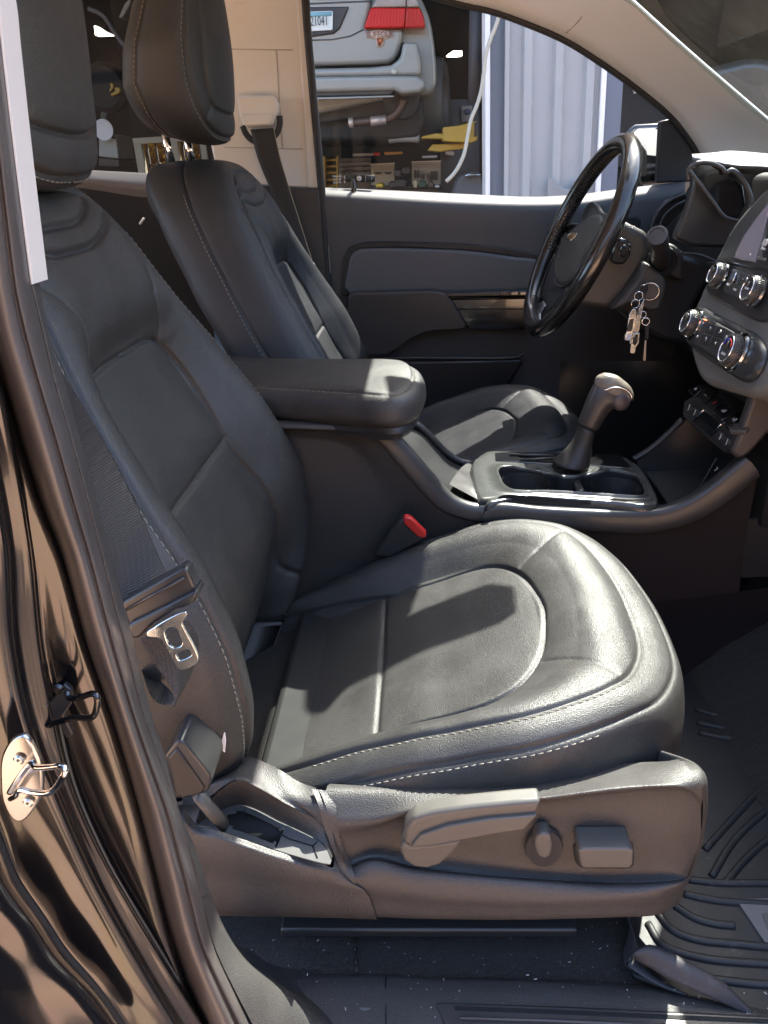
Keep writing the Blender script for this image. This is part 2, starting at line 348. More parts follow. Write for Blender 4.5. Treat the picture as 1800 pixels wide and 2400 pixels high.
# ------------------------------------------------------------------ padded leather forms
def pillow(L, h0, depth, rings, frame, seams=(), NT=420, NR=90, centre=None, puff=(.0025, .018), ring_notch=(), wob=0, corner=None):
    """closed outline L in (a,b); rings: (outward offset, height change) continuing outward and down.
    seams: (polyline, groove depth, groove width).  returns vertex grid rows x cols x 3 (before frame) and after"""
    L = cr(L, NT, closed=True); area = 0.5*np.sum(L[:, 0]*np.roll(L[:, 1], -1)-np.roll(L[:, 0], -1)*L[:, 1])
    if area < 0: L = L[::-1].copy()
    t = np.roll(L, -1, 0)-np.roll(L, 1, 0); t /= np.linalg.norm(t, axis=1)[:, None]; n = np.stack([t[:, 1], -t[:, 0]], 1)
    for _ in range(6): n = (n+np.roll(n, 1, 0)+np.roll(n, -1, 0))/3
    n /= np.linalg.norm(n, axis=1)[:, None]
    c = np.array(centre) if centre is not None else L.mean(0)
    rr = np.linspace(0, 1, NR)**.8
    AB = [c+(L-c)*max(r, 1e-4) for r in rr]; H = [h0(q[:, 0], q[:, 1])+depth(q[:, 0], q[:, 1]) for q in AB]
    Sd = [np.full(NT, 1.0)]*NR
    rk = np.array(rings, float); s = np.r_[0, np.cumsum(np.linalg.norm(np.diff(np.vstack([[0, 0], rk]), axis=0), axis=1))]
    tab = np.vstack([[0, 0], rk]); ns = max(8, int(s[-1]/.0022)); ss = np.linspace(0, s[-1], ns)[1:]
    cc = crn_tab(s, tab, ss); hb = h0(L[:, 0], L[:, 1])
    for (o_, dh), q in zip(cc, ss):
        off = o_ if corner is None else o_*corner(L)
        AB.append(L+n*(off[:, None] if hasattr(off, '__len__') else off)); H.append(hb+dh)
    AB = np.array(AB); H = np.array(H); G0 = frame(AB[..., 0], AB[..., 1], H)
    # seam grooves and padding
    flat = AB.reshape(-1, 2); nrow = len(AB); disp = np.zeros(len(flat)); inn = np.repeat(np.arange(nrow) < NR, NT)
    dmin = np.full(len(flat), .05)
    for poly, gd, gw in seams:
        d = dpoly(flat[inn], poly); dd = disp[inn]; dd = dd-gd*np.exp(-(d/gw)**2); disp[inn] = dd
        dmin[inn] = np.minimum(dmin[inn], d)
    dl = np.concatenate([np.linalg.norm(AB[:NR]-L[None], axis=2).reshape(-1), np.repeat(ss, NT)])
    arc = np.concatenate([-dl[:NR*NT], dl[NR*NT:]])
    for s0, gd, gw in ring_notch:
        d = np.abs(arc-s0); disp -= gd*np.exp(-(d/gw)**2); dmin = np.minimum(dmin, d)
    disp += puff[0]*(1-np.exp(-dmin/puff[1]))
    V = G0.copy(); du = np.gradient(G0, axis=0); dv = (np.roll(G0, -1, 1)-np.roll(G0, 1, 1))
    N = np.cross(du, dv); N[0] = N[1:6].mean(0).mean(0)
    N /= np.linalg.norm(N, axis=2)[..., None]+1e-12
    mid = N[3:NR//2].reshape(-1, 3).mean(0); o0 = frame(np.array([c[0]]), np.array([c[1]]), np.array([1.]))-frame(np.array([c[0]]), np.array([c[1]]), np.array([0.]))
    if mid @ o0.reshape(3) < 0: N = -N
    if wob:
        flat3 = G0; disp = disp+wob*(np.sin(G0[..., 0]*37+G0[..., 1]*23)*np.sin(G0[..., 2]*41+G0[..., 1]*31)).reshape(-1)
    V = V+N*disp.reshape(nrow, NT)[..., None]
    return V, N, AB, NR
def crn_tab(s, tab, ss):
    return np.stack([sm(s, tab[:, k], ss) for k in range(2)], 1)
from mathutils.bvhtree import BVHTree
def bvh_of(V):
    nr, nc = V.shape[:2]; r = np.arange(nr-1)[:, None]; c = np.arange(nc)[None, :]; c2 = (c+1) % nc
    Fc = np.stack([r*nc+c, r*nc+c2, (r+1)*nc+c2, (r+1)*nc+c], -1).reshape(-1, 4).tolist()
    return BVHTree.FromPolygons([tuple(p) for p in V.reshape(-1, 3)], Fc)
def stitch_vf(path, bv, lift=.0006, ln=.0050, gap=.0028, r=.00062):
    """dashes of thread lying on a surface along a path of 3-D points"""
    p = np.array([tuple(q) for q in path]); s = np.r_[0, np.cumsum(np.linalg.norm(np.diff(p, axis=0), axis=1))]
    V = []; Fc = []; u = 0
    while u+ln < s[-1]:
        q = [np.array([np.interp(u+ln*k, s, p[:, j]) for j in range(3)]) for k in (0, .5, 1)]
        a = []
        for i, x in enumerate(q):
            loc, nn, _, dist = bv.find_nearest(Vector(x)) if bv else (Vector(x), Vector((0, -.5, .8)), 0, 0)
            if (_C-loc).dot(nn) < 0: nn = -nn
            a.append(np.array(loc+nn*(lift if i == 1 else -r*.6)))
        v, f = tube_vf(a, r, seg=5); o = len(V); V += list(v); Fc += [tuple(i+o for i in g) for g in f]
        u += ln+gap
    return V, Fc
def stitches(name, paths, bv, m_, parent, **k):
    V = []; Fc = []
    for p in paths:
        v, f = stitch_vf(p, bv, **k); o = len(V); V += v; Fc += [tuple(i+o for i in g) for g in f]
    o = mesh(name, V, Fc, m_, parent); o['kind'] = 'stuff'; return o

def hit(x, y, F, t0=.25, t1=2.6):
    """first crossing of a sight line with the surface F=0"""
    d = np.array(ray(x, y)); o = np.array(CAM); t = np.linspace(t0, t1, 700); q = o+t[:, None]*d; f = F(q)
    k = np.where(np.sign(f[1:]) != np.sign(f[:-1]))[0]
    if len(k) == 0: return None
    k = k[0]; u = t[k]+(t[k+1]-t[k])*f[k]/(f[k]-f[k+1]); return o+u*d
def shift(V, d): return V+np.array(d)

YC = .27                                                   # middle of the passenger seat
DS = (.043, .70, .004)                                     # driver seat relative to it
# ---- seat back surface: x as a function of (y,z)
bz = [.70, .75, .80, .85, .90, .95, 1.0, 1.05, 1.10, 1.15, 1.2, 1.25, 1.30, 1.36]
bx = [-.245, -.222, -.201, -.186, -.180, -.182, -.195, -.215, -.242, -.268, -.292, -.314, -.339, -.375]
bw = [.15, .163, .178, .205, .220, .225, .221, .216, .208, .193, .170, .150, .125, .085]
def xb(y, z): return sm(bz, bx, z)-.10*np.clip(np.abs(y-YC)-.09, 0, 1)*sstep(1.10, 1.3, z)
iw = lambda z: sm([.6, .85, .95, 1.037, 1.10, 1.15, 1.174, 1.186, 1.193], [.155, .150, .138, .127, .118, .110, .100, .07, 0], z)
BL = [(YC+sm(bz, bw, np.array([z]))[0], z) for z in (.775, .80, .85, .9, .95, 1.0, 1.05, 1.1, 1.15, 1.2, 1.25, 1.29)]
BL = BL+[(YC+.105, 1.322), (YC+.07, 1.340), (YC, 1.345)]
BL = BL+[(2*YC-a, b) for a, b in BL[::-1][1:]]+[(YC-.14, .735), (YC-.10, .705), (YC, .70), (YC+.10, .705), (YC+.14, .735)]
BLn = cr(BL, 200, True)
def half_loop(pts): return [(YC+w_, z_) for w_, z_ in pts]
BI = [(.155, .66), (.155, .75), (.150, .85), (.138, .95), (.127, 1.037), (.118, 1.10), (.110, 1.15), (.100, 1.174), (.075, 1.188), (.04, 1.192), (0, 1.193)]
BI = cr([(YC+w_, z_) for w_, z_ in BI]+[(YC-w_, z_) for w_, z_ in BI[::-1][1:]], 110, True)
BLo = cr(BL, 130, True)
def bdepth(y, z):
    sh_ = np.shape(y); q = np.stack([np.ravel(y)+0., np.ravel(z)+np.zeros(np.size(y))], 1)
    di = dpoly(q, BI, True); di[inside(q, BI)] = 0; do = dpoly(q, BLo, True); t = di/(di+do+1e-6)
    D = sm([.7, .85, 1.0, 1.08, 1.16, 1.195, 1.225, 1.26, 1.35], [.046, .046, .046, .043, .038, .030, .014, .006, .004], q[:, 1])
    f = np.sin(np.pi/2*np.clip(t*1.08, 0, 1))**1.15
    d = -D*(1-f)+.003*np.sin(np.pi*np.clip((t-.4)/.6, 0, 1))+.008*np.exp(-((q[:, 1]-.93)/.05)**2)*(1-sstep(.2, .7, t))
    return d.reshape(sh_)
bfun = lambda q: q[:, 0]-(xb(q[:, 1], q[:, 2])+bdepth(q[:, 1], q[:, 2]))
def tb(f, pts):
    out = []
    for p in pts:
        h = hit(*f(*p), bfun)
        if h is not None: out.append((h[1], h[2]))
    return out
mir = lambda poly, c: [(2*c-a, b) for a, b in poly]
s_in = tb(FD, [(311, 736), (342, 738.5), (400, 801), (453, 885), (493, 956), (556, 1036), (600, 1134), (631, 1236), (636, 1290)])
s_in = [(YC, max(s_in[0][1], s_in[1][1])+.001)]+[p for p in s_in if p[0] > YC+.02]
s_in = cr(s_in, 50).tolist()
s_v = tb(FD, [(497, 962), (455, 1015), (415, 1070), (370, 1145)])      # cross seam of the insert
zv = sum(p[1] for p in s_v)/len(s_v)
s_v = [(a, zv) for a in np.linspace(YC-.125, YC+.125, 12)]
col_o = tb(F1, [(450, 1050), (600, 1045), (750, 1010), (900, 930), (1000, 800), (1010, 690), (980, 560), (930, 430), (880, 340)])
col_i = tb(F1, [(450, 800), (600, 775), (750, 700), (810, 580), (800, 480), (740, 400)])
sh = tb(F1, [(1320, 900), (1420, 1130), (1500, 1400), (1550, 1700), (1540, 1860)])
def sym(half):
    c_ = .240; h = [p for p in half if p[0] > c_+.012]; z0 = h[0][1]
    return cr(mir(h[::-1], c_)+[(c_, z0-.001)]+h, 70).tolist()
seams_b = [(sym(col_o), .0048, .0024), (sym(col_i), .0042, .0024), (s_in, .0042, .0022), (mir(s_in, YC), .0042, .0022),
           (cr(s_v, 30).tolist(), .003, .003), (sh, .0012, .0018), (mir(sh, YC), .0012, .0018)]
def fb(a, b, h): return np.stack([h, a, b], -1)
B_R = [(.010, -.008), (.022, -.020), (.031, -.043), (.034, -.080), (.031, -.115), (.020, -.140), (-.01, -.150), (-.05, -.154)]
BV, BN, _, bNR = pillow(BL, xb, bdepth, B_R, fb, seams_b, NT=560, NR=140, centre=(YC, 1.02), puff=(.003, .014),
                        ring_notch=[(0, .0035, .0030), (.094, .003, .0025)], wob=.0008, corner=lambda L: np.where(L[:, 1] > 1.27, .62+.38*sstep(1.34, 1.27, L[:, 1]), 1)*np.where(L[:, 1] < .80, .5+.5*sstep(.75, .80, L[:, 1]), 1))
BB = bvh_of(BV)
# ---- cushion: z as a function of (x,y)
cxs = [-.38, -.27, -.20, -.14, -.11, -.08, -.05, -.02, .01, .04, .07, .10, .13, .16, .19, .22, .25, .28]
czs = [.71, .745, .775, .800, .813, .826, .837, .848, .856, .865, .873, .879, .883, .884, .878, .862, .832, .80]
def zc(x, y): return sm(cxs, czs, x)+.004*sstep(.1, .22, x)*sstep(.16, 0, np.abs(y-YC))
CL = [(.221, 0), (.219, .05), (.212, .095), (.200, .130), (.183, .160), (.16, .181), (.13, .196), (.10, .205), (.07, .209), (.02, .206), (-.02, .203), (-.08, .196), (-.14, .190), (-.20, .184), (-.25, .180), (-.31, .172)]
CLf = [(a, YC+b) for a, b in CL]+[(-.325, YC+.10), (-.328, YC), (-.325, YC-.10)]+[(a, YC-b) for a, b in CL[::-1][:-1]]
ciw = lambda x: sm([-.3, -.1, .0, .06, .09, .108, .118], [.138, .146, .150, .143, .125, .09, 0], x)
CI = [(-.40, .138), (-.1, .146), (-.0, .150), (.05, .146), (.085, .128), (.104, .098), (.114, .06), (.118, 0)]
CI = cr([(x_, YC+w_) for x_, w_ in CI]+[(x_, YC-w_) for x_, w_ in CI[::-1][1:]], 110, True)
CLo = cr(CLf, 130, True)
def cdepth(x, y):
    sh_ = np.shape(y); q = np.stack([np.ravel(x)+0., np.ravel(y)+0.], 1)
    di = dpoly(q, CI, True); di[inside(q, CI)] = 0; do = dpoly(q, CLo, True); t = di/(di+do+1e-6)
    D = sm([-.3, -.15, -.05, .05, .11, .16, .2], [.032, .037, .036, .031, .024, .018, .015], q[:, 0])
    f = np.sin(np.pi/2*np.clip(t*1.1, 0, 1))**1.1
    return (-D*(1-f)+.002*np.sin(np.pi*np.clip((t-.4)/.6, 0, 1))).reshape(sh_)
cfun = lambda q: q[:, 2]-(zc(q[:, 0], q[:, 1])+cdepth(q[:, 0], q[:, 1]))
def tc_(f, pts):
    out = []
    for p in pts:
        h = hit(*f(*p), cfun)
        if h is not None: out.append((h[0], h[1]))
    return out
c_in = tc_(FD, [(560, 1350), (625, 1337), (720, 1312), (831, 1292), (897, 1273), (970, 1247), (1053, 1222), (1097, 1225), (1136, 1247), (1160, 1284), (1176, 1328)])
c_in = [p for p in c_in if p[1] > YC+.03]+[(max(p[0] for p in c_in)+.003, YC)]
c_inm = [(a, 2*YC-b) for a, b in c_in]
c_in = cr(c_in+c_inm[::-1][1:], 140)
for _ in range(14): c_in[1:-1] = (c_in[:-2]+2*c_in[1:-1]+c_in[2:])/4
c_in = c_in.tolist()
c_x = tc_(FD, [(832, 1298), (820, 1585)]); xcs = (c_x[0][0]+c_x[1][0])/2
c_x = [(c_x[0][0], YC+.146), (xcs, YC), (xcs, YC-.146)]
c_d = tc_(FD, [(1215, 1148), (1170, 1180), (1125, 1225)]); c_d = cr(c_d, 12).tolist()
c_dm = [(a, 2*YC-b) for a, b in c_d]
seams_c = [(c_in, .0042, .0021), (cr(c_x, 16).tolist(), .0026, .0026), (c_d, .0011, .0020), (c_dm, .0011, .0020)]
def fc(a, b, h): return np.stack([a, b, h], -1)
C_R = [(.010, -.0035), (.020, -.0085), (.028, -.0150), (.033, -.026), (.036, -.045), (.038, -.070), (.037, -.105), (.030, -.14)]
CV, CN, _, cNR = pillow(CLf, zc, cdepth, C_R, fc, seams_c, NT=560, NR=140, centre=(.0, YC), puff=(.0020, .014),
                        ring_notch=[(0, .003, .0028), (.0315, .0030, .0026)], wob=.0005, corner=lambda L: 1+.30*sstep(.15, .215, L[:, 0]))
CB = bvh_of(CV)
def ringpath(V, NR, s0, rings, sel=None, off=0):
    """points of the finished form at arc s0 outside its outline"""
    rk = np.vstack([[0, 0], np.array(rings)]); s = np.r_[0, np.cumsum(np.linalg.norm(np.diff(rk, axis=0), axis=1))]
    ns = max(8, int(s[-1]/.0022)); k = NR-1+int(round((s0)/(s[-1]/(ns-1))))
    return V[min(max(k, 0), len(V)-1)]
def add_shapes(V, name, m_, parent, d=(0, 0, 0)):
    return grid(name, shift(V, d), m_, parent, closed_u=True, cap1=True)
def seg_of(p, cond): return p[cond(p)]

def bolsters_stitch(parent, d, front_only=False):
    out = []
    p = ringpath(BV, bNR, .006, B_R); p = p[(p[:, 2] > .79) & (p[:, 2] < 1.30)]
    near = p[p[:, 1] < YC]; far = p[p[:, 1] > YC]
    near = near[np.argsort(near[:, 2])]; far = far[np.argsort(far[:, 2])]
    q = ringpath(BV, bNR, .100, B_R); q = q[(q[:, 2] > .79) & (q[:, 2] < 1.32) & (q[:, 1] < YC)]; q = q[np.argsort(q[:, 2])]
    r = ringpath(CV, cNR, .005, C_R); r = r[(r[:, 0] > -.13)]; r = r[np.argsort(np.arctan2(r[:, 1]-YC, r[:, 0]+.5))]
    r1 = r[r[:, 0] < .19]; rn = r1[r1[:, 1] < YC]; rn = rn[np.argsort(rn[:, 0])]
    r2 = ringpath(CV, cNR, .037, C_R); r2 = r2[(r2[:, 0] > -.12) & (r2[:, 0] < .15) & (r2[:, 1] < YC)]; r2 = r2[np.argsort(r2[:, 0])]
    mk_ = lambda nm, path, B, mm: stitches(nm, [path[::2]], B, M[mm], parent)
    return near, far, q, rn, r2, mk_
def seat_base(name, label, d, cat='seat'):
    t = thing('bucket_seat', label, cat, (0+d[0], YC+d[1], .69+d[2]), 'front bucket seats of the truck')
    # backrest and cushion carry their seams; threads are separate
    lm = M['leather'] if d == (0, 0, 0) else M['leather_driver_shaded']
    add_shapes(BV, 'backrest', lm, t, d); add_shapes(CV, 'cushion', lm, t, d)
    near, far, q, rn, r2, _ = bolsters_stitch(t, d)
    o = []
    for nm, path, B in (('backrest_stitching', near, BB), ('backrest_stitching', far, BB), ('backrest_stitching', q, BB), ('cushion_stitching', rn, CB), ('cushion_stitching', r2, CB)):
        if len(path) > 4:
            s_ = stitches(nm, [path[::2]], B, M['stitch'], t)
            if d != (0, 0, 0): s_.data.transform(Matrix.Translation(Vector(d)))
    # link() removed the thing's origin already, the threads' shift comes on top
    return t
# ------------------------------------------------------------------ passenger seat
ps = seat_base('passenger_seat', 'black leather front passenger bucket seat nearest the open doorway, headrest pushed right down', (0, 0, 0))
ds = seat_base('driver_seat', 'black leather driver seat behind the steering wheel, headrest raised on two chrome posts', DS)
# hard shell below the cushion (side skirt)
def Yc7(pts): return TY(F7, pts)
A0 = Yc7([(350, 300, .055), (500, 300, .05), (800, 285, .05), (1060, 265, .05), (1250, 240, .05), (1335, 236, .055), (1380, 232, .06)])
A1 = Yc7([(338, 322, .034), (500, 322, .032), (800, 305, .032), (1060, 285, .032), (1250, 262, .032), (1340, 246, .034), (1398, 234, .036)])
A2 = Yc7([(345, 400, .016), (480, 385, .016), (600, 366, .012), (750, 352, .009), (975, 336, .006), (1200, 308, .004), (1380, 296, .004), (1450, 292, .010)])
A3 = Yc7([(352, 430, .012), (480, 419, .010), (600, 383, .006), (750, 366, .003), (975, 349, .0), (1200, 322, -.001), (1400, 312, .0), (1464, 340, .008)])
A3b = Yc7([(362, 470, .013), (480, 440, .016), (600, 400, .012), (750, 382, .009), (975, 362, .006), (1200, 334, .005), (1390, 325, .006), (1460, 370, .012)])
A4 = Yc7([(385, 520, .012), (500, 500, .018), (650, 480, .016), (800, 470, .012), (975, 460, .008), (1200, 450, .006), (1390, 450, .007), (1455, 470, .014)])
A5 = Yc7([(400, 545, .010), (480, 524, .014), (600, 548, .012), (750, 566, .009), (975, 584, .006), (1200, 594, .005), (1390, 586, .007), (1428, 570, .016)])
A5b = Yc7([(402, 560, .004), (480, 536, .004), (600, 560, .002), (750, 578, -.001), (975, 596, -.003), (1200, 606, -.004), (1395, 598, -.001), (1420, 586, .012)])
A6 = Yc7([(405, 582, -.004), (500, 600, -.006), (650, 625, -.008), (850, 640, -.010), (1000, 642, -.011), (1200, 638, -.011), (1340, 628, -.008), (1402, 618, .006)])
A7 = Yc7([(400, 640, -.004), (500, 650, -.006), (650, 665, -.008), (850, 672, -.010), (1000, 672, -.011), (1200, 668, -.010), (1330, 662, -.006), (1396, 640, .008)])
A8 = Yc7([(400, 698, .0), (500, 702, -.002), (650, 706, -.004), (850, 708, -.006), (1000, 706, -.006), (1200, 700, -.005), (1330, 692, .0), (1385, 662, .012)])
A9 = [p+Vector((0, .03, 0)) for p in A8]
sk = patch('side_skirt', [A0, A1, A2, A3, A3b, A4, A5, A5b, A6, A7, A8, A9], M['plastic'], ps, nu=90, nv=6)
# front nose of the skirt: wraps round to the inside
def wrap(p, dx, dy): return Vector(p)+Vector((dx, dy, 0))
rows = []
p = Vector(A1[-1]); rows.append([p, p+Vector((.003, .002, -.002)), p+Vector((.005, .006, -.006)), p+Vector((.003, .014, -.014)), p+Vector((-.010, .030, -.03))])
for a, dx in ((A2[-1], 0), (A3[-1], 0), (A4[-1], 0), (A5b[-1], 0), (A6[-1], 0), (A8[-1], 0)):
    p = Vector(a); rows.append([p, p+Vector((.006, .006, -.001)), p+Vector((.009, .016, -.003)), p+Vector((.006, .035, -.010)), p+Vector((-.012, .06, -.02))])
patch('skirt_nose', rows, M['plastic'], ps, nu=30, nv=6)
# rear block of the skirt with the buckle pocket
K = FK
E0 = TY(K, [(120, 430, .10), (330, 390, .10), (470, 330, .10), (590, 245, .085), (830, 335, .060), (1000, 440, .050), (1128, 485, .040)])
E1 = TY(K, [(90, 560, .030), (250, 480, .035), (420, 415, .040), (560, 395, .042), (800, 500, .035), (1000, 590, .026), (1165, 650, .018)])
E2 = TY(K, [(100, 640, .010), (270, 575, .028), (400, 480, .034), (510, 424, .036), (650, 468, .032), (900, 610, .024), (1150, 745, .018), (1225, 860, .012), (1262, 980, .008)])
patch('pocket_ledge', [E0, E1, E2], M['plastic'], ps, nu=50, nv=8)
zt = P(*K(800, 960), Y=.0).z
Tb = [P(*K(*q), Z=zt) for q in [(215, 775), (290, 715), (400, 655), (560, 622), (850, 752), (1130, 885), (1215, 960), (1252, 1045)]]
Tf = [P(*K(*q), Z=zt) for q in [(215, 780), (300, 790), (350, 805), (560, 880), (800, 962), (1000, 1022), (1180, 1070), (1240, 1078)]]
E2b = TY(K, [(200, 740, .012), (255, 660, .022), (330, 560, .028), (510, 428, .034), (650, 472, .030), (900, 614, .022), (1150, 748, .017), (1228, 862, .012), (1268, 1000, .006)])
patch('pocket_wall', [E2b, [Vector(p)+Vector((0, .0, .001)) for p in Tb]], M['plastic'], ps, nu=60, nv=8, straight=True)
# tray = ring of ledge round an open slot with cut-outs
def midl(a, b, t): return [Vector(p)*(1-t)+Vector(q)*t for p, q in zip([Vector(tuple(v)) for v in cr(a, 60)], [Vector(tuple(v)) for v in cr(b, 60)])]
a_, b_ = cr(Tb, 60), cr(Tf, 60)
tray = np.stack([b_*(1-t)+a_*t for t in np.linspace(0, 1, 12)], 0)
V = tray.reshape(-1, 3); Fc = []
for r_ in range(11):
    for c_ in range(59):
        u = c_/59
        hole = (r_ in (3, 4, 5, 6, 7) and .20 < u < .60) or (r_ in (2, 8) and .25 < u < .56) or (r_ in (1, 2, 8, 9) and .585 < u < .605)
        if not hole: Fc.append((r_*60+c_, r_*60+c_+1, (r_+1)*60+c_+1, (r_+1)*60+c_))
mesh('buckle_tray', V, Fc, mat('satin_tray_plastic', (.10, .098, .095), .30, spec=.6, dust=(150, .6, .8, DG, .1)), ps, smooth=False, solid=.0012)
box('tray_well', (P(*K(700, 830), Z=zt-.03)), (.12, .05, .05), M['dark'], ps, bevel=0)
for s_ in ([(860, 850), (930, 885), (1030, 915), (1105, 935)], [(1105, 935), (1140, 905)], [(1105, 935), (1140, 1030)], [(570, 660), (560, 720)]):
    tube('tray_slit', [P(*K(*q), Z=zt+.0006) for q in s_], .0007, M['dark'], ps, seg=4)
L0 = TY(K, [(100, 640, .010), (180, 745, .008), (215, 782, .004), (350, 815, -.002), (560, 885, -.004), (800, 970, -.006), (1000, 1030, -.006), (1200, 1085, -.006), (1268, 1100, -.004), (1262, 990, .006)])
L1 = TY(K, [(110, 760, -.002), (200, 850, -.004), (400, 900, -.010), (600, 960, -.012), (800, 1030, -.013), (1000, 1090, -.012), (1200, 1140, -.010), (1330, 1160, -.006), (1390, 1195, -.004)])
L2 = TY(K, [(180, 1100, -.004), (400, 1130, -.010), (700, 1190, -.014), (1000, 1230, -.013), (1250, 1260, -.011), (1420, 1280, -.009), (1520, 1300, -.008)])
L3 = TY(K, [(330, 1480, .002), (500, 1485, .0), (800, 1490, -.002), (1100, 1495, -.002), (1400, 1502, -.002), (1620, 1512, -.002)])
patch('skirt_rear', [L0, L1, L2, L3, [p+Vector((0, .04, 0)) for p in L3]], M['plastic'], ps, nu=70, nv=8)
# bright corner between ledge and main skirt
Q0 = TY(K, [(1128, 485, .036), (1180, 600, .020), (1235, 800, .012), (1320, 1030, .002), (1390, 1195, -.004)])
Q1 = TY(K, [(1165, 650, .018), (1226, 860, .012), (1262, 985, .007), (1275, 1095, -.003), (1300, 1150, -.006)])
Q2 = TY(K, [(1060, 640, .030), (1150, 745, .019), (1228, 862, .012), (1266, 1000, .006), (1268, 1100, -.004)])
patch('pocket_corner', [[Vector(p)+Vector((.002, 0, 0)) for p in Q0], Q2], M['plastic'], ps, nu=40, nv=8, straight=True)
X0 = TY(K, [(1128, 485, .036), (1180, 600, .020), (1235, 800, .012), (1320, 1030, .002), (1390, 1195, -.004), (1440, 1300, -.008), (1520, 1502, -.003)])
X1 = Yc7([(345, 322, .034), (352, 400, .016), (362, 470, .012), (385, 520, .011), (405, 582, -.004), (402, 640, -.004), (402, 700, .0)])
patch('skirt_crease', [[p+Vector((-.004, -.0015, 0)) for p in X0], [p+Vector((.006, -.0015, 0)) for p in X1]], M['plastic'], ps, nu=40, nv=6, straight=True)
# seat frame and rail below
box('seat_rail', (P(*F7(640, 712), Y=.03)+Vector((0, 0, .0))), (.30, .03, .012), M['smooth'], ps)
box('seat_pan', (.0, YC, .73), (.40, .44, .06), M['dark'], ps, bevel=.01)
box('seat_pan', (DS[0], YC+DS[1], .745), (.40, .46, .10), M['dark'], ds, bevel=.01)
# height lever
lv = TY(F7, [(568, 480, -.020), (572, 440, -.020), (600, 405, -.020), (660, 388, -.020), (760, 374, -.020), (900, 360, -.020), (981, 354, -.020), (968, 398, -.020), (930, 440, -.020), (850, 452, -.020), (750, 470, -.020), (650, 488, -.020), (590, 492, -.020)])
prism('height_lever', lv, (0, .018, 0), M['lever'], ps, bevel=.004, seg=3)
lf = TY(F7, [(557, 500, -.016), (572, 476, -.016), (590, 490, -.016), (650, 486, -.016), (745, 472, -.016), (720, 510, -.016), (680, 545, -.016), (640, 557, -.016), (600, 552, -.016), (570, 532, -.016)])
prism('lever_hub', lf, (0, .020, 0), M['lever'], ps, bevel=.003, seg=3)
lf2 = TY(F7, [(592, 492, -.024), (620, 458, -.024), (700, 430, -.024), (820, 410, -.024), (968, 398, -.024), (930, 440, -.024), (850, 452, -.024), (750, 470, -.024), (650, 488, -.024)])
prism('lever_face', lf2, (0, .006, 0), M['lever'], ps, bevel=.0012)
# lumbar rocker and slide switch
c = P(*F7(988, 490), Y=.004)
lathe('lumbar_recess', [(.0001, .003), (.0165, .003), (.0175, 0), (.0165, -.002), (.015, .002)], c, (0, -1, 0), M['smooth'], ps, sq=1.35, xdir=(1, 0, 0))
rk = TY(F7, [(962, 470, -.010), (972, 455, -.010), (990, 450, -.010), (1010, 458, -.010), (1016, 490, -.010), (1010, 520, -.010), (990, 530, -.010), (970, 520, -.010), (961, 495, -.010)])
prism('lumbar_rocker', rk, (0, .016, 0), M['lever'], ps, bevel=.005, seg=3)
sw = TY(F7, [(1092, 505, -.020), (1100, 497, -.020), (1245, 497, -.020), (1258, 504, -.020), (1255, 545, -.020), (1246, 556, -.020), (1110, 556, -.020), (1098, 548, -.020)])
prism('slide_switch', sw, (0, .026, 0), M['lever'], ps, bevel=.0035, seg=3)
sr = TY(F7, [(1078, 500, .002), (1092, 478, .002), (1240, 474, .002), (1258, 490, .002), (1262, 550, .002), (1246, 562, .002), (1100, 560, .002), (1084, 545, .002)])
prism('switch_recess', sr, (0, .01, 0), M['smooth'], ps, bevel=.004)
# airbag label in the side seam
a = P(*F5(1052, 880), Y=.045)
lb = [P(*F5(*q), Y=.030) for q in [(1046, 842), (1060, 838), (1064, 880), (1060, 935), (1048, 925), (1042, 880)]]
prism('side_label', lb, (0, .002, 0), M['white'], ps, bevel=.0005)

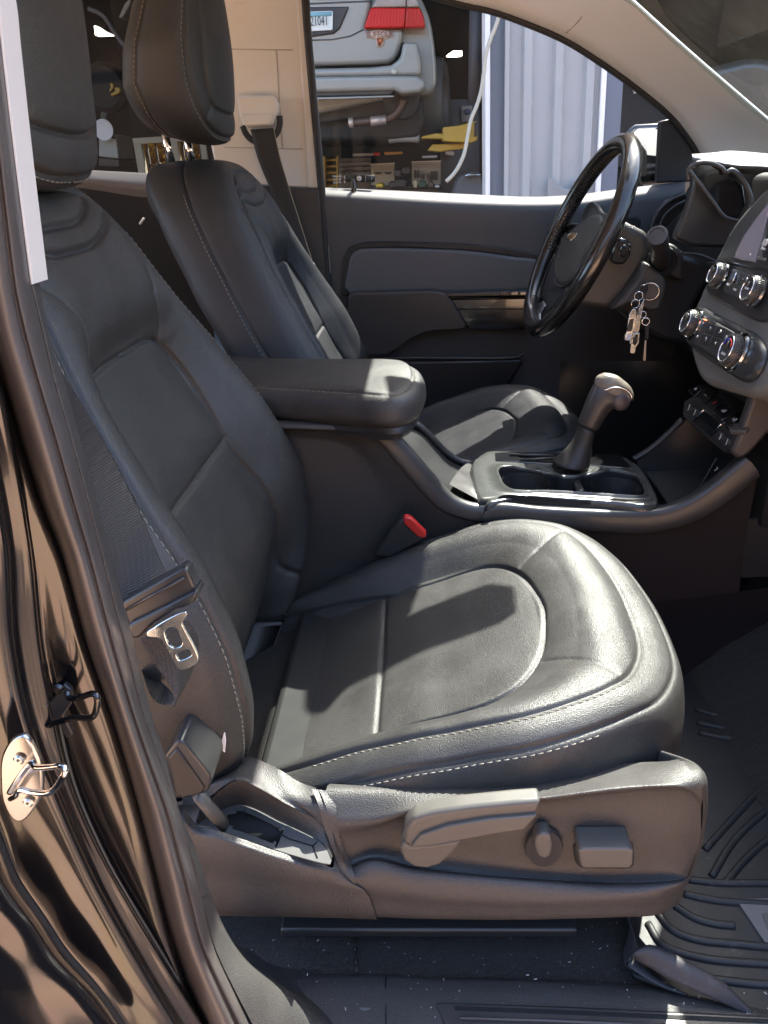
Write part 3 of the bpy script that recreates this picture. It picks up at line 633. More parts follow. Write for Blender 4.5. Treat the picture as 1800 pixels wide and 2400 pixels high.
# ---- headrests: rounded slab with a front pad, built upright then placed
def headrest(parent, d, posts, far):
    # outline in (y,z) relative to the headrest centre, front face towards +x
    W, Hh = .125, .135
    L = []
    for i in range(64):
        a = 2*math.pi*i/64; ca, sa = math.cos(a), math.sin(a); n_ = 3.2
        y = W*abs(ca)**(2/n_)*(1 if ca > 0 else -1); z = Hh*abs(sa)**(2/n_)*(1 if sa > 0 else -1)
        y *= 1-.16*(z/Hh) if z > 0 else 1+.16*(z/Hh)*.6
        L.append((y, z))
    def h0(y, z): return .012*(z/Hh)-.030*(y/W)**2-.010*(z/Hh)**2
    pad = [(-.085, .20), (-.090, .0), (-.086, -.065), (-.066, -.098), (.066, -.098), (.086, -.065), (.090, 0), (.085, .20)]
    sd = [(-.074, -.088), (-.100, -.125)]; sd2 = [(.074, -.088), (.100, -.125)]
    Rg = [(.008, -.006), (.014, -.018), (.016, -.035), (.014, -.060), (.008, -.085), (-.010, -.105), (-.045, -.112)]
    V_, N_, _, nr_ = pillow(L, h0, lambda a, b: 0*a, Rg, lambda a, b, h: np.stack([h, a, b], -1), [(cr(pad, 60).tolist(), .0042, .0024), (sd, .002, .002), (sd2, .002, .002)],
                            NT=260, NR=60, centre=(0, 0), puff=(.0032, .012), ring_notch=[(.008, .003, .0025), (.085, .0025, .0022)])
    V_ = V_.copy(); zz = V_[..., 2]/Hh; bk_ = np.clip(-V_[..., 0]/.10, 0, 1)
    V_[..., 0] += bk_*(.045*np.clip(zz, -.4, 1)+.012*np.clip(-zz, 0, 1))
    V_[..., 2] += .018*bk_*np.clip(-zz, 0, 1)
    ti = R(-5); c_, s_ = math.cos(ti), math.sin(ti)
    X = V_[..., 0]*c_-V_[..., 2]*s_*-1; Z = -V_[..., 0]*s_*-1+V_[..., 2]*c_
    # lean back: rotate about y
    X = V_[..., 0]*math.cos(ti)+V_[..., 2]*math.sin(ti); Z = -V_[..., 0]*math.sin(ti)+V_[..., 2]*math.cos(ti)
    W_ = np.stack([X+d[0], V_[..., 1]+d[1], Z+d[2]], -1)
    o = grid('headrest', W_, M['leather'] if not posts else M['leather_driver_shaded'], parent, closed_u=True, cap1=True)
    bv = bvh_of(W_); p = ringpath(W_, nr_, .014, Rg); q = ringpath(W_, nr_, .089, Rg)
    for pp in (p, q):
        k = len(pp)//4; pp = np.roll(pp, -k*3, 0); s0 = stitches('headrest_stitching', [pp[::2]], bv, M['stitch'], parent, ln=.005, gap=.0025, r=.0006)
    return W_
headrest(ps, (-.312, .265, 1.492), False, 0)
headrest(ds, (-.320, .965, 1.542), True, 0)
for (x0, y0), (x1, y1), yy in (((352, 292-20), (372, 348), .935), ((398, 300-20), (418, 352), 1.01)):
    tube('headrest_post', [P(x0, y0, Y=yy), P(x1, y1+8, Y=yy)], .0065, M['chrome'], ds, seg=16)
# ------------------------------------------------------------------ centre console
def V3(*a): return Vector(a)
con = thing('center_console', 'black centre console between the seats with padded armrest lid and two cup holders', 'console', (.1, .62, .62))
U = [(-200, 478), (60, 478), (200, 480), (400, 485), (500, 502), (560, 545), (680, 680), (760, 765), (830, 797), (905, 806)]
Lw = [(-200, 505), (60, 505), (200, 508), (400, 522), (470, 552), (560, 650), (640, 745), (720, 820), (800, 852), (868, 866)]
u0 = T(F6, U, Y=.530); u1 = T(F6, U, Y=.506); l0 = T(F6, Lw, Y=.499); l1 = T(F6, [(a, b+4) for a, b in Lw], Y=.503)
patch('console_rail', [[p+V3(0, .004, -.02) for p in u0], u0, u1, l0, [p+V3(0, .01, 0) for p in l0]], M['satin'], con, nu=70, nv=5)
# side panel with the long recessed step
G1 = T(F6, [(-200, 516), (60, 516), (200, 522), (360, 545), (430, 580), (500, 650), (590, 760), (680, 850), (760, 890), (850, 905)], Y=.509)
G2 = T(F6, [(-200, 540), (60, 545), (200, 552), (330, 570), (395, 610), (450, 680), (520, 780), (620, 880), (700, 930), (800, 950)], Y=.516)
G3 = [V3(p.x, .520, .80) for p in G2]; G4 = [V3(p.x, .52, .60) for p in G2]
patch('console_side', [l1, G1, G2, G3, G4], M['plastic'], con, nu=60, nv=4)
box('console_core', (-.20, .62, .81), (.30, .19, .36), M['smooth'], con)
# far rail, inner slope
uf0 = T(F6, [(560, 462), (600, 468), (650, 500), (740, 590), (790, 622), (835, 634)], Y=.735)
tube('console_rail', [p+V3(0, 0, -.004) for p in uf0], .006, M['satin'], con, n=40)
in_a = T(F6, [(560, 540), (600, 580), (680, 675), (750, 745), (800, 775)], Y=.533); in_b = [V3(a.x, .73, b.z) for a, b in zip(cr(uf0, 5).view() if False else [Vector(tuple(q)) for q in cr(uf0, 5)], [Vector(tuple(q)) for q in cr(uf0, 5)])]
patch('console_slope', [[p+V3(0, 0, -.012) for p in in_a], [p+V3(0, 0, -.012) for p in in_b]], M['smooth'], con, nu=30, nv=8, straight=True)
patch('far_console_side', [uf0, [V3(p.x, .735, .62) for p in uf0]], M['smooth'], con, nu=20, nv=3, straight=True)
# padded lid
LZ = 1.070
lid = [P(*F6(*q), Z=LZ) for q in [(-260, 318), (0, 340), (200, 352), (400, 365), (520, 372), (575, 355), (600, 325), (608, 290), (590, 266), (540, 250), (400, 243), (200, 236), (0, 232), (-260, 226)]]
lidL = [(p.x, p.y) for p in lid]
A_R = [(.006, -.002), (.012, -.008), (.015, -.018), (.0155, -.028), (.013, -.036), (.006, -.041), (-.01, -.043)]
AV, AN, _, aNR = pillow(lidL, lambda x, y: LZ+0*x, lambda x, y: .006*np.exp(-((y-.62)/.06)**2), A_R, fc, [], NT=320, NR=50, puff=(.004, .02), ring_notch=[(.001, .0022, .0022)])
grid('armrest_lid', AV, M['leather'], con, closed_u=True, cap1=True)
AB_ = bvh_of(AV); p = ringpath(AV, aNR, .0045, A_R); p = p[p[:, 1] < .60]; p = p[np.argsort(p[:, 0])]
stitches('armrest_stitching', [p[::2]], AB_, M['stitch'], con, ln=.005, gap=.003, r=.0006)
lo = cr([(p.x, p.y, LZ-.046) for p in lid], 90, closed=True)
cxy = np.array([lo[:, 0].mean(), lo[:, 1].mean()])
def rs(o_, z, s=1.0, e=0.): q = o_.copy(); n_ = (q[:, :2]-cxy); n_ /= np.linalg.norm(n_, axis=1)[:, None]; q[:, :2] += n_*e; q[:, 2] = z; return q
grid('lid_base', np.array([rs(lo, LZ-.040, e=.002), rs(lo, LZ-.046, e=.008), rs(lo, LZ-.054, e=.010), rs(lo, LZ-.058, e=.004), rs(lo, LZ-.064, e=.002)]), M['smooth'], con, closed_u=True, cap0=True, cap1=True, smooth='auto')
box('lid_hinge_block', (-.17, .62, 1.0), (.22, .19, .04), M['smooth'], con)
box('lid_latch', P(*F6(572, 508), Y=.515), (.012, .02, .016), M['smooth'], con)
# front strip of the console
s0 = [P(*F6(*q), Y=.520) for q in [(905, 808), (950, 792), (1100, 803), (1300, 812), (1450, 818), (1560, 812), (1659, 780), (1760, 720), (1900, 600)]]
s1 = [P(*F6(*q), Y=.500) for q in [(900, 812), (945, 798), (1100, 812), (1300, 822), (1450, 826), (1560, 820), (1659, 790), (1760, 730), (1900, 615)]]
s2 = [P(*F6(*q), Y=.494) for q in [(880, 850), (930, 845), (1100, 845), (1300, 850), (1450, 855), (1570, 850), (1680, 815), (1790, 755), (1930, 640)]]
s3 = [P(*F6(*q), Y=.497) for q in [(865, 868), (930, 868), (1100, 880), (1300, 904), (1450, 912), (1570, 906), (1700, 870), (1810, 810), (1960, 690)]]
patch('console_strip', [[p+V3(0, .012, -.004) for p in s0], s0, s1, s2, s3, [p+V3(0, .02, -.004) for p in s3]], M['satin'], con, nu=80, nv=4)
lowp = [V3(p.x, .505, p.z) for p in s3]
patch('console_lower_side', [[p+V3(0, 0, .004) for p in lowp], [V3(p.x, .512, .80) for p in lowp], [V3(p.x+.01, .515, .60) for p in lowp]], mat('side_carpet', (.028, .022, .021), .9, spec=.15, bump=[('n', 800, .6, .002)]), con, nu=40, nv=6)
# cup holder panel
PL = (V3(.2, .62, .8925), V3(.062, 0, 1).normalized())
def TC(pts, dz=0): return [P(*FC(*q), pl=(PL[0]+V3(0, 0, dz), PL[1])) for q in pts]
outer = [(180, 790), (215, 725), (280, 680), (400, 674), (800, 690), (1150, 700), (1350, 712), (1440, 750), (1520, 840), (1590, 960), (1640, 1085), (1560, 1110), (1300, 1085), (900, 1055), (520, 1030), (440, 1035), (340, 1100), (270, 1090), (215, 1010), (190, 900)]
hole = [(392, 845), (420, 822), (500, 815), (700, 824), (760, 848), (830, 893), (940, 900), (1060, 890), (1110, 850), (1180, 832), (1420, 872), (1480, 905), (1528, 1010), (1505, 1042), (1300, 1035), (1000, 1015), (800, 1005), (520, 998), (440, 960), (402, 890)]
def align(A, B):
    d = np.linalg.norm(B-A[0], axis=1); return np.roll(B, -int(d.argmin()), 0)
oC = cr(TC(outer), 140, True); hC = cr(TC(hole), 140, True)
c0 = hC.mean(0)
def ang_sample(C, n=160):
    a = np.arctan2(C[:, 1]-c0[1], (C[:, 0]-c0[0])*.45); o_ = np.argsort(a); a = a[o_]; C = C[o_]
    t = np.linspace(-math.pi, math.pi, n+1)[:-1]; a2 = np.r_[a-2*math.pi, a, a+2*math.pi]; C2 = np.vstack([C, C, C])
    return np.stack([np.interp(t, a2, C2[:, k]) for k in range(3)], 1)
oA, hA = ang_sample(cr(TC(outer), 600, True)), ang_sample(cr(TC(hole), 600, True))
up = np.array(PL[1])
rim1 = hA+(oA-hA)*.10
cup_mat = mat('cup_panel_plastic', (.05, .052, .05), .26, spec=.55, dust=(160, .58, .8, DG, .12))
grid('cup_holder_panel', np.array([oA-up*.030, oA-up*.008, oA+(hA-oA)*.06-up*.001, oA+(hA-oA)*.12, oA+(hA-oA)*.5, rim1+up*.000, rim1*.6+hA*.4+up*.0035, hA+up*.003, hA-up*.002]), cup_mat, con, closed_u=True)
grid('cup_well', np.array([hA-up*.001, hA+(c0-hA)*.015-up*.02, hA+(c0-hA)*.04-up*.076, hA+(c0-hA)*.35-up*.077]), M['smooth'], con, closed_u=True, cap1=True)
# carbon weave strip under the panel edge
e0 = [P(*FC(*q), Y=.513) for q in [(330, 1095), (400, 1040), (480, 1025), (900, 1062), (1300, 1092), (1560, 1118), (1660, 1100)]]
e1 = [P(*FC(*q), Y=.512) for q in [(345, 1110), (410, 1078), (480, 1075), (900, 1095), (1300, 1122), (1560, 1135), (1690, 1112)]]
patch('weave_strip', [e0, e1], mat('woven_trim', (.03, .03, .033), .35, bump=[('w', 330, .6, .001)]), con, nu=60, nv=3)
# raised end of the panel towards the armrest
w0 = [P(*FC(*q), Y=y) for q, y in (((10, 945), .535), ((60, 870), .60), ((110, 810), .67), ((160, 775), .72))]
w1 = [P(*FC(*q), Y=y) for q, y in (((215, 1055), .52), ((190, 960), .56), ((175, 860), .64), ((172, 780), .715))]
w2 = [P(*FC(*q), Y=y) for q, y in (((300, 1105), .512), ((215, 1000), .54), ((190, 870), .64), ((182, 790), .71))]
patch('panel_end', [w0, w1, w2], M['satin'], con, nu=24, nv=6, straight=True)
# cup dividers and gate plate of the shifter
for x in (.17, .30):
    lathe('cup_base', [(.0001, .0), (.030, .0), (.032, .002), (.032, .006)], (x-.01, .60, .8145), (0, 0, 1), M['rubber'], con)
for q_ in ((600, 915), (1310, 955)):
    c_ = P(*FC(*q_), pl=PL)
    lathe('cup', [(.0375, -.002), (.0368, -.005), (.034, -.035), (.031, -.074), (.0001, -.075)], c_, PL[1], M['rubber'], con, seg=48, open_top=True)
box('cup_divider', (.222, .60, .862), (.012, .085, .05), M['smooth'], con, bevel=.004)
gate = TC([(370, 760), (365, 700), (520, 690), (1000, 705), (1100, 700), (1340, 715), (1440, 820), (1300, 812), (1100, 795), (860, 790), (560, 770), (470, 765)], .0015)
prism('shifter_gate', gate, (0, 0, -.01), M['gloss'], con, bevel=.001)
for q0, q1 in (((480, 715), (820, 722)), ((560, 755), (850, 742))):
    tube('gate_rim', [P(*FC(*q0), Z=.9), P(*FC(*q1), Z=.898)], .0022, M['satin'], con)
# ---- gear shifter
gs = thing('gear_shifter', 'tall automatic gear shifter with worn pale-topped knob and leather boot beside the cup holders', 'gear shifter', (.235, .64, .89))
def FCY(pts, Y): return [P(*FC(*q), Y=Y) for q in pts]
def loft(name, rings, m_, parent, n=28, **k):
    """rings: (centre, half width along x-like dir, half width y, axis dir x)"""
    A = []
    for c, a, b, ax in rings:
        ax = Vector(ax).normalized(); A.append([tuple(Vector(c)+ax*(a*math.cos(2*math.pi*i/n))+Vector((0, 1, 0))*(b*math.sin(2*math.pi*i/n))) for i in range(n)])
    A = np.array(A); B = np.stack([crn(A[:, j], 5) for j in range(n)], 1)
    return grid(name, B, m_, parent, closed_u=True, cap0=True, cap1=True, **k)
sg = lambda x, y: P(*FC(x, y), Y=.64)
def half(a, b): global AXQ; AXQ = (sg(*b)-sg(*a)); return AXQ.length/2
def ring2(a, b, w_): A_, B_ = sg(*a), sg(*b); return ((A_+B_)/2, (B_-A_).length/2, w_, (B_-A_))
loft('shifter_boot', [ring2((815, 770), (1098, 795), .032), ring2((905, 690), (1108, 735), .026), ring2((975, 600), (1118, 640), .019), ring2((1022, 480), (1148, 520), .0165)], M['leather_side'], gs)
loft('shifter_stem', [ring2((1010, 465), (1168, 518), .0175), ring2((1050, 360), (1222, 425), .018), ring2((1092, 255), (1290, 350), .0185), ring2((1135, 170), (1375, 350), .0185), ring2((1160, 130), (1425, 290), .016)], mat('shifter_satin', (.045, .040, .038), .36, spec=.5, bump=[('v', 700, .1, .0004)]), gs)
loft('shifter_cap', [ring2((1142, 185), (1440, 290), .0185), ring2((1140, 150), (1440, 235), .0192), ring2((1158, 108), (1415, 180), .0170), ring2((1205, 84), (1330, 108), .011)], mat('worn_knob_top', (.17, .145, .115), .42, spec=.5, var=(60, .35)), gs)
c = sg(1330, 280)+V3(0, -.0185, 0)
lathe('shifter_button', [(.0001, .003), (.010, .0026), (.0135, 0), (.0145, -.004)], c, (.1, -1, .05), mat('button_mauve', (.07, .055, .055), .4), gs, sq=.95)
tube('knob_ring', [P(*FC(*q), Y=.621) for q in [(1215, 215), (1290, 192), (1370, 205), (1420, 245), (1432, 285)]], .0011, M['chrome'], gs, n=20)

# ------------------------------------------------------------------ dashboard
dash = thing('dashboard', 'dark dashboard with centre stack, hooded instrument cluster and climate controls', 'dashboard', (.6, .62, .62))
# body: profile in x,z swept along y
def sweep(name, prof, ys, m_, parent, f=None, nu=50, **k):
    p = cr(prof, nu); A = np.array([[(a, y, b) for a, b in p] for y in ys]); 
    if f: A = f(A)
    return grid(name, A, m_, parent, **k)
dprof = [(.95, 1.27), (.80, 1.292), (.66, 1.296), (.60, 1.285), (.575, 1.25), (.56, 1.19), (.545, 1.12), (.53, 1.05), (.54, .98), (.58, .93), (.66, .90)]
sweep('dash_body', dprof, np.linspace(.74, 1.345, 12), M['plastic'], dash)
sweep('passenger_dash', [(.95, 1.27), (.80, 1.30), (.60, 1.30), (.47, 1.285), (.43, 1.25), (.44, 1.12), (.48, 1.0), (.54, .88), (.66, .80)], np.linspace(-.10, .435, 6), M['plastic'], dash)
box('dash_core', (.80, .62, 1.08), (.22, 1.36, .36), M['dark'], dash)
# hood over the cluster: top skin and the near cheek
h0 = [P(*F3(*q), Y=y) for q, y in (((1040, 165), .80), ((1150, 185), .81), ((1300, 212), .80), ((1475, 222), .74), ((1600, 235), .70))]
h1 = [P(*F3(*q), Y=y) for q, y in (((1043, 150), .95), ((1150, 142), .95), ((1250, 133), .95), ((1475, 150), .93), ((1600, 165), .9))]
h2 = [p+V3(.10, .22, -.01) for p in h1]
patch('cluster_hood', [[p+V3(.005, .004, -.012) for p in h0], [p+V3(0, -.002, -.005) for p in h0], h0, h1, h2], M['plastic'], dash, nu=30, nv=6)
ck = [P(*F3(*q), Y=.815) for q in [(1018, 240), (1060, 204), (1150, 205), (1215, 235), (1235, 262), (1300, 290), (1360, 380), (1375, 470), (1330, 560), (1290, 640), (1180, 700), (1000, 690), (900, 640), (960, 500), (1000, 380)]]
prism('cluster_cheek', [p+V3(.012, .01, 0) for p in ck], (0, .02, 0), M['smooth'], dash, bevel=.006)
tube('cluster_rim', [P(*F3(*q), Y=.80) for q in [(1016, 300), (1018, 245), (1060, 205), (1140, 202), (1210, 232), (1232, 262)]], .0035, M['satin'], dash, n=40)
tube('cluster_rim', [P(*F3(*q), Y=.79) for q in [(1235, 260), (1270, 245), (1330, 300), (1372, 390), (1375, 450), (1340, 520)]], .004, M['satin'], dash, n=40)
tube('cluster_strut', [P(*F3(*q), Y=.795) for q in [(1022, 245), (1090, 330), (1160, 425), (1225, 510), (1300, 535)]], .0028, M['satin'], dash, n=30)  # bar standing for the reflection along the cluster lens edge
prism('cluster_lens', [P(*F3(*q), Y=.805) for q in [(1040, 235), (1075, 212), (1190, 222), (1260, 280), (1330, 330), (1345, 440), (1300, 525), (1225, 500)]], (0, .004, 0), M['gloss'], dash, bevel=.001)
tube('dash_lip', [P(*F3(*q), Y=.82) for q in [(985, 720), (1040, 722), (1100, 735), (1180, 770)]], .0016, M['satin'], dash, n=24)
tube('dash_lip', [P(*F3(*q), Y=.80) for q in [(1130, 775), (1180, 775)]], .0012, M['satin'], dash, n=6)
# side vent at the far end
lv_ = [P(*F3(*q), Y=1.25) for q in [(800, 590), (830, 500), (900, 420), (1000, 372), (1012, 390), (1008, 450), (900, 560), (840, 620)]]
prism('side_vent', lv_, (0, .03, 0), M['smooth'], dash, bevel=.004)
tube('vent_ring', [P(*F3(*q), Y=1.245) for q in [(800, 600), (830, 505), (900, 425), (1000, 378)]], .004, M['satin'], dash, n=20)
tube('vent_ring', [P(*F3(*q), Y=1.24) for q in [(850, 600), (870, 520), (940, 450), (1000, 420)]], .003, M['satin'], dash, n=20)
# knee panel below the column
kp = [P(*F3(*q), Y=.95) for q in [(870, 700), (1000, 720), (1180, 800), (1130, 900), (1060, 1000), (1040, 1150), (1000, 1260), (860, 1230), (720, 1150), (600, 1050), (640, 900), (800, 800)]]
prism('knee_panel', kp, (.02, .36, 0), M['smooth'], dash, bevel=.012, seg=3)
# ---- centre stack
SN = V3(-.938, 0, .347); SO = V3(.405, .62, 1.092)
def TS(f, pts, off=0.0): return [P(*f(*q), pl=(SO+SN*off, SN)) for q in pts]
def slab(name, f, pts, off, th, m_, parent, bevel=.002, smooth_=True, n=60):
    p = TS(f, pts, off)
    if smooth_: p = [Vector(tuple(q)) for q in cr(p, n, True)]
    return prism(name, p, -SN*th, m_, parent, bevel=bevel)
slab('stack_bezel', FS, [(1290, -430), (1000, -100), (900, 80), (820, 240), (755, 400), (700, 530), (650, 640), (590, 800), (610, 960), (650, 1130), (720, 1265), (900, 1330), (1100, 1385), (1200, 1375), (1330, 1300), (1500, 1180), (1700, 600), (1700, 0), (1700, -640), (1500, -650)], .004, .04, M['silver'], dash, bevel=.008, n=90)
slab('radio_panel', FS, [(1300, -410), (1020, -90), (930, 50), (870, 180), (800, 330), (755, 420), (752, 480), (800, 530), (980, 640), (1180, 742), (1260, 745), (1450, 650), (1600, 300), (1650, -600), (1500, -620)], .008, .02, M['smooth'], dash, bevel=.003)
slab('screen_frame', FS, [(1290, -372), (1110, -150), (1030, -20), (960, 120), (900, 232), (960, 250), (1180, 296), (1400, 330), (1640, 350), (1660, -560), (1500, -590)], .012, .012, M['smooth'], dash, bevel=.003)
slab('display_screen', FS, [(1288, -275), (1180, -130), (1088, 0), (1040, 90), (992, 200), (1080, 222), (1172, 240), (1215, 90), (1240, 0), (1325, -330)], .0145, .004, mat('display_glass', (.20, .165, .20), .18, spec=.8), dash, bevel=.0008, smooth_=False)
slab('display_menu', FS, [(1335, -330), (1248, -5), (1222, 90), (1188, 215), (1290, 240), (1400, 255), (1560, 280), (1580, -400), (1400, -420)], .0145, .004, M['screen'], dash, bevel=.0008, smooth_=False)
slab('menu_key', FS, [(1200, 185), (1194, 212), (1262, 232), (1268, 205)], .0156, .001, M['lever'], dash, bevel=.0003, smooth_=False)
pS = lambda f, x, y, o_=0.: P(*f(x, y), pl=(SO+SN*o_, SN))
yS = V3(0, -1, 0); uS = SN.cross(yS)*-1
if uS.z < 0: uS = -uS
text('screen_icon', '((¡))', pS(FS, 1268, 62, .0152), yS, uS, .007, M['ink'], dash)
text('screen_icon', 'Menu', pS(FS, 1248, 118, .0152), yS, uS, .004, M['ink'], dash)
prism('stack_hood', [P(*F3(*q), Y=.70) for q in [(1378, 300), (1400, 272), (1440, 258), (1700, 240), (1700, 300), (1475, 345), (1420, 400), (1385, 440)]], (.02, -.22, 0), M['plastic'], dash, bevel=.006)
tube('screen_edge', TS(FS, [(975, 0), (900, 190), (860, 270), (830, 330)], .006), .0022, M['satin'], dash, n=20)
slab('climate_panel', FS, [(560, 680), (620, 640), (700, 617), (760, 650), (1110, 825), (1180, 880), (1232, 960), (1235, 1060), (1150, 1220), (1060, 1262), (950, 1205), (760, 1080), (600, 960), (545, 860)], .013, .025, M['smooth'], dash, bevel=.006)
slab('control_panel', FS, [(975, 300), (1000, 285), (1180, 350), (1180, 440), (1060, 560), (900, 495), (900, 440)], .011, .006, M['satin'], dash, bevel=.0015, smooth_=False)
slab('control_display', FS, [(1010, 335), (1110, 368), (1090, 450), (985, 415)], .0118, .003, M['gloss'], dash, bevel=.0005, smooth_=False)
for a, b in (((1018, 330), (975, 425)), ((1115, 370), (1075, 465))): tube('display_edge', TS(FS, [a, b], .012), .0009, M['chrome'], dash)
for x, y, s in ((1028, 365, '◂'), (1075, 385, '▸'), (945, 432, 'BACK'), (1003, 475, 'TONE'), (985, 345, '▴')):
    text('button_mark', s, pS(FS, x, y, .0125), yS, uS, .0032, M['ink'], dash)
text('button_mark', 'A', pS(FS, 783, 432, .0095), yS, uS, .004, M['ink'], dash)
slab('climate_keys', FS, [(735, 700), (990, 840), (985, 880), (860, 1075), (655, 945), (650, 920)], .0150, .004, M['satin'], dash, bevel=.0012, smooth_=False)
kg = lambda u, v: (770+u*(940-770)+v*(690-770), 745+u*(805-745)+v*(935-745))
for i in range(2):
    for j in range(2):
        q = [kg(i*.5+.02, j*.5+.03), kg(i*.5+.48, j*.5+.03), kg(i*.5+.48, j*.5+.47), kg(i*.5+.02, j*.5+.47)]
        slab('climate_button', FS, [(a, b) for a, b in q], .0162, .003, M['smooth'], dash, bevel=.0008, smooth_=False)
        cxx = sum(a for a, b in q)/4; cyy = sum(b for a, b in q)/4
        text('button_mark', ('⤹', '✲', '↳', '⇲')[i*2+j] if False else ('>:', '*:', '.>', '-:')[i*2+j], pS(FS, cxx, cyy, .0166), yS, uS, .0055, M['ink'], dash)
for x, y in ((730, 765), (680, 880), (930, 885), (865, 1020)):
    text('button_mark', 'III', pS(FS, x, y, .0157), yS, uS, .0036, M['ink'], dash)
tube('indicator_light', TS(FS, [(738, 731), (758, 738)], .0156), .0009, mat('orange_led', (.6, .1, .05), .5, emit=(1, .2, .08), estr=.8), dash)
slab('airbag_indicator', FS, [(1130, 170), (1135, 165), (1140, 170), (1135, 175)], .0151, .001, M['ink'], dash, bevel=0, smooth_=False)
def knob(base, face_r, ring_r, dep, marks):
    b = pS(FS, base[0], base[1], .014)
    lathe('knob_ring', [(ring_r*.88, .001), (ring_r*.90, .0035), (ring_r, .003), (ring_r*1.02, .0)], b, SN, M['chrome'], dash, seg=48)
    prof = [(face_r*1.0, 0), (face_r*1.0, dep*.75), (face_r*.96, dep*.93), (face_r*.86, dep), (face_r*.80, dep-.0008), (.0001, dep-.0012)]
    k = lathe('control_knob', prof, b, SN, M['satin'], dash, seg=64)
    V = []; Fc = []                                            # grip ribs
    for i in range(40):
        a = 2*math.pi*i/40; x = V3(0, math.cos(a), 0)+uS*math.sin(a)
        v, f = tube_vf([tuple(b+x*face_r+SN*.003), tuple(b+x*face_r+SN*dep*.72)], .0006, seg=4); o_ = len(V); V += list(v); Fc += [tuple(q+o_ for q in g) for g in f]
    g = mesh('knob_grip', V, Fc, M['lever'], dash); g['kind'] = 'stuff'
    c = b+SN*(dep)
    t = [tuple(c+V3(0, math.cos(a), 0)*face_r*.84+uS*face_r*.84*math.sin(a)) for a in np.linspace(0, 2*math.pi, 41)[:-1]]
    tube('face_ring', t, .0011, M['chrome'], dash, closed=True, seg=8)
    for a0, a1, col in marks:
        t = [tuple(c+SN*.0004+V3(0, -math.cos(a), 0)*face_r*.62+uS*face_r*.62*math.sin(a)) for a in np.linspace(R(a0), R(a1), 16)]
        tube('temperature_arc', t, .0010, col, dash, seg=6)
    tube('knob_mark', [c+SN*.0003+uS*face_r*.1, c+SN*.0003+uS*face_r*.5], .0016, M['lever'], dash, seg=6)
    return c
blue = mat('blue_print', (.05, .05, .45), .5); redp = mat('red_print', (.5, .03, .03), .5)
c = knob((655, 775), .0185, .0225, .015, [(60, 120, M['ink'])])
c = knob((1020, 1015), .0205, .0255, .015, [(20, 88, redp), (92, 165, blue)])
text('button_mark', 'AUTO', c-uS*.007+SN*.0004, yS, uS, .0035, M['ink'], dash)
c = knob((885, 360), .0160, .0185, .014, [])
c = knob((1195, 495), .0175, .0205, .014, []); text('button_mark', 'MENU', c+SN*.0004, yS, uS, .003, M['ink'], dash)
# body of the stack down to the console
st0 = [P(*FS(*q), Y=y) for q, y in (((700, 1250), .715), ((900, 1340), .64), ((1100, 1400), .55), ((1290, 1420), .49))]
st1 = [p+V3(.035, 0, -.05) for p in st0]; st2 = [p+V3(.03, 0, -.13) for p in st0]; st3 = [p+V3(.02, 0, -.26) for p in st0]
st1 = [p+V3(.05, 0, -.03) for p in st0]
patch('stack_lower_trim', [[p+V3(.03, 0, .03) for p in st0], [p+V3(.005, 0, .004) for p in st0], st1], mat('stack_mauve_plastic', (.045, .04, .042), .45, bump=[('v', 500, .15, .0005)]), dash, nu=30, nv=6)
ft = [P(*FS(*q), Y=.49) for q in [(1180, 1340), (1290, 1300), (1500, 1250), (1500, 1700), (1290, 1720), (1180, 1850), (1090, 1930), (1020, 1940), (980, 1880), (1060, 1700)]]
prism('stack_cheek', ft, (.0, .02, 0), mat('stack_cheek_plastic', (.045, .04, .042), .4), dash, bevel=.008, seg=3)
box('stack_core', (.56, .62, 1.0), (.18, .225, .32), M['dark'], dash)
# row of rocker keys, all on one sloping plane
fl = [(592, 1340), (655, 1398), (742, 1474), (806, 1532), (886, 1602), (948, 1656)]
bl = [(668, 1292), (762, 1300), (850, 1372), (920, 1434), (1030, 1526), (1130, 1610)]
kA, kB, kC = P(*FS(592, 1340), Y=.695), P(*FS(948, 1656), Y=.515), P(*FS(680, 1292), Y=.697)
KN = (kB-kA).cross(kC-kA).normalized(); KN = KN if KN.z > 0 else -KN
def onk(q, o_=0.): return P(*FS(*q), pl=(kA+KN*o_, KN))
for i in range(5):
    m_ = lambda u, v, t: (u[0]+(v[0]-u[0])*t, u[1]+(v[1]-u[1])*t)
    a, b_ = onk(m_(fl[i], fl[i+1], .03)), onk(m_(fl[i], fl[i+1], .97)); c_, d_ = onk(m_(bl[i], bl[i+1], .97)), onk(m_(bl[i], bl[i+1], .03))
    prism('rocker_key', [a, b_, c_, d_], -KN*.009, M['gloss'], dash, bevel=.0010)
    mid = (a+b_+c_+d_)/4; ud = ((c_+d_)/2-(a+b_)/2).normalized()
    text('button_mark', ('o', '---', '/\\', 'x3', '>3')[i], mid+KN*.0006, (b_-a), ud, .0065, redp if i == 2 else M['ink'], dash)
prism('key_end_cap', [onk(q) for q in [(952, 1660), (1136, 1614), (1148, 1628), (1085, 1690), (955, 1690)]], -KN*.008, M['lever'], dash, bevel=.002)
sA, sB = P(*FS(560, 1470), Y=.690), P(*FS(960, 1850), Y=.505)
PN = (sB-sA).cross(V3(.18, 0, 1)).normalized(); PN = PN if PN.x < 0 else -PN
def onp(q, o_=0.): return P(*FS(*q), pl=(sA+PN*o_, PN))
prism('socket_panel', [onp(q) for q in [(560, 1440), (632, 1396), (760, 1470), (900, 1620), (955, 1690), (1062, 1704), (1010, 1800), (962, 1868), (900, 1880), (800, 1800), (640, 1660), (548, 1570)]], -PN*.02, M['smooth'], dash, bevel=.003)
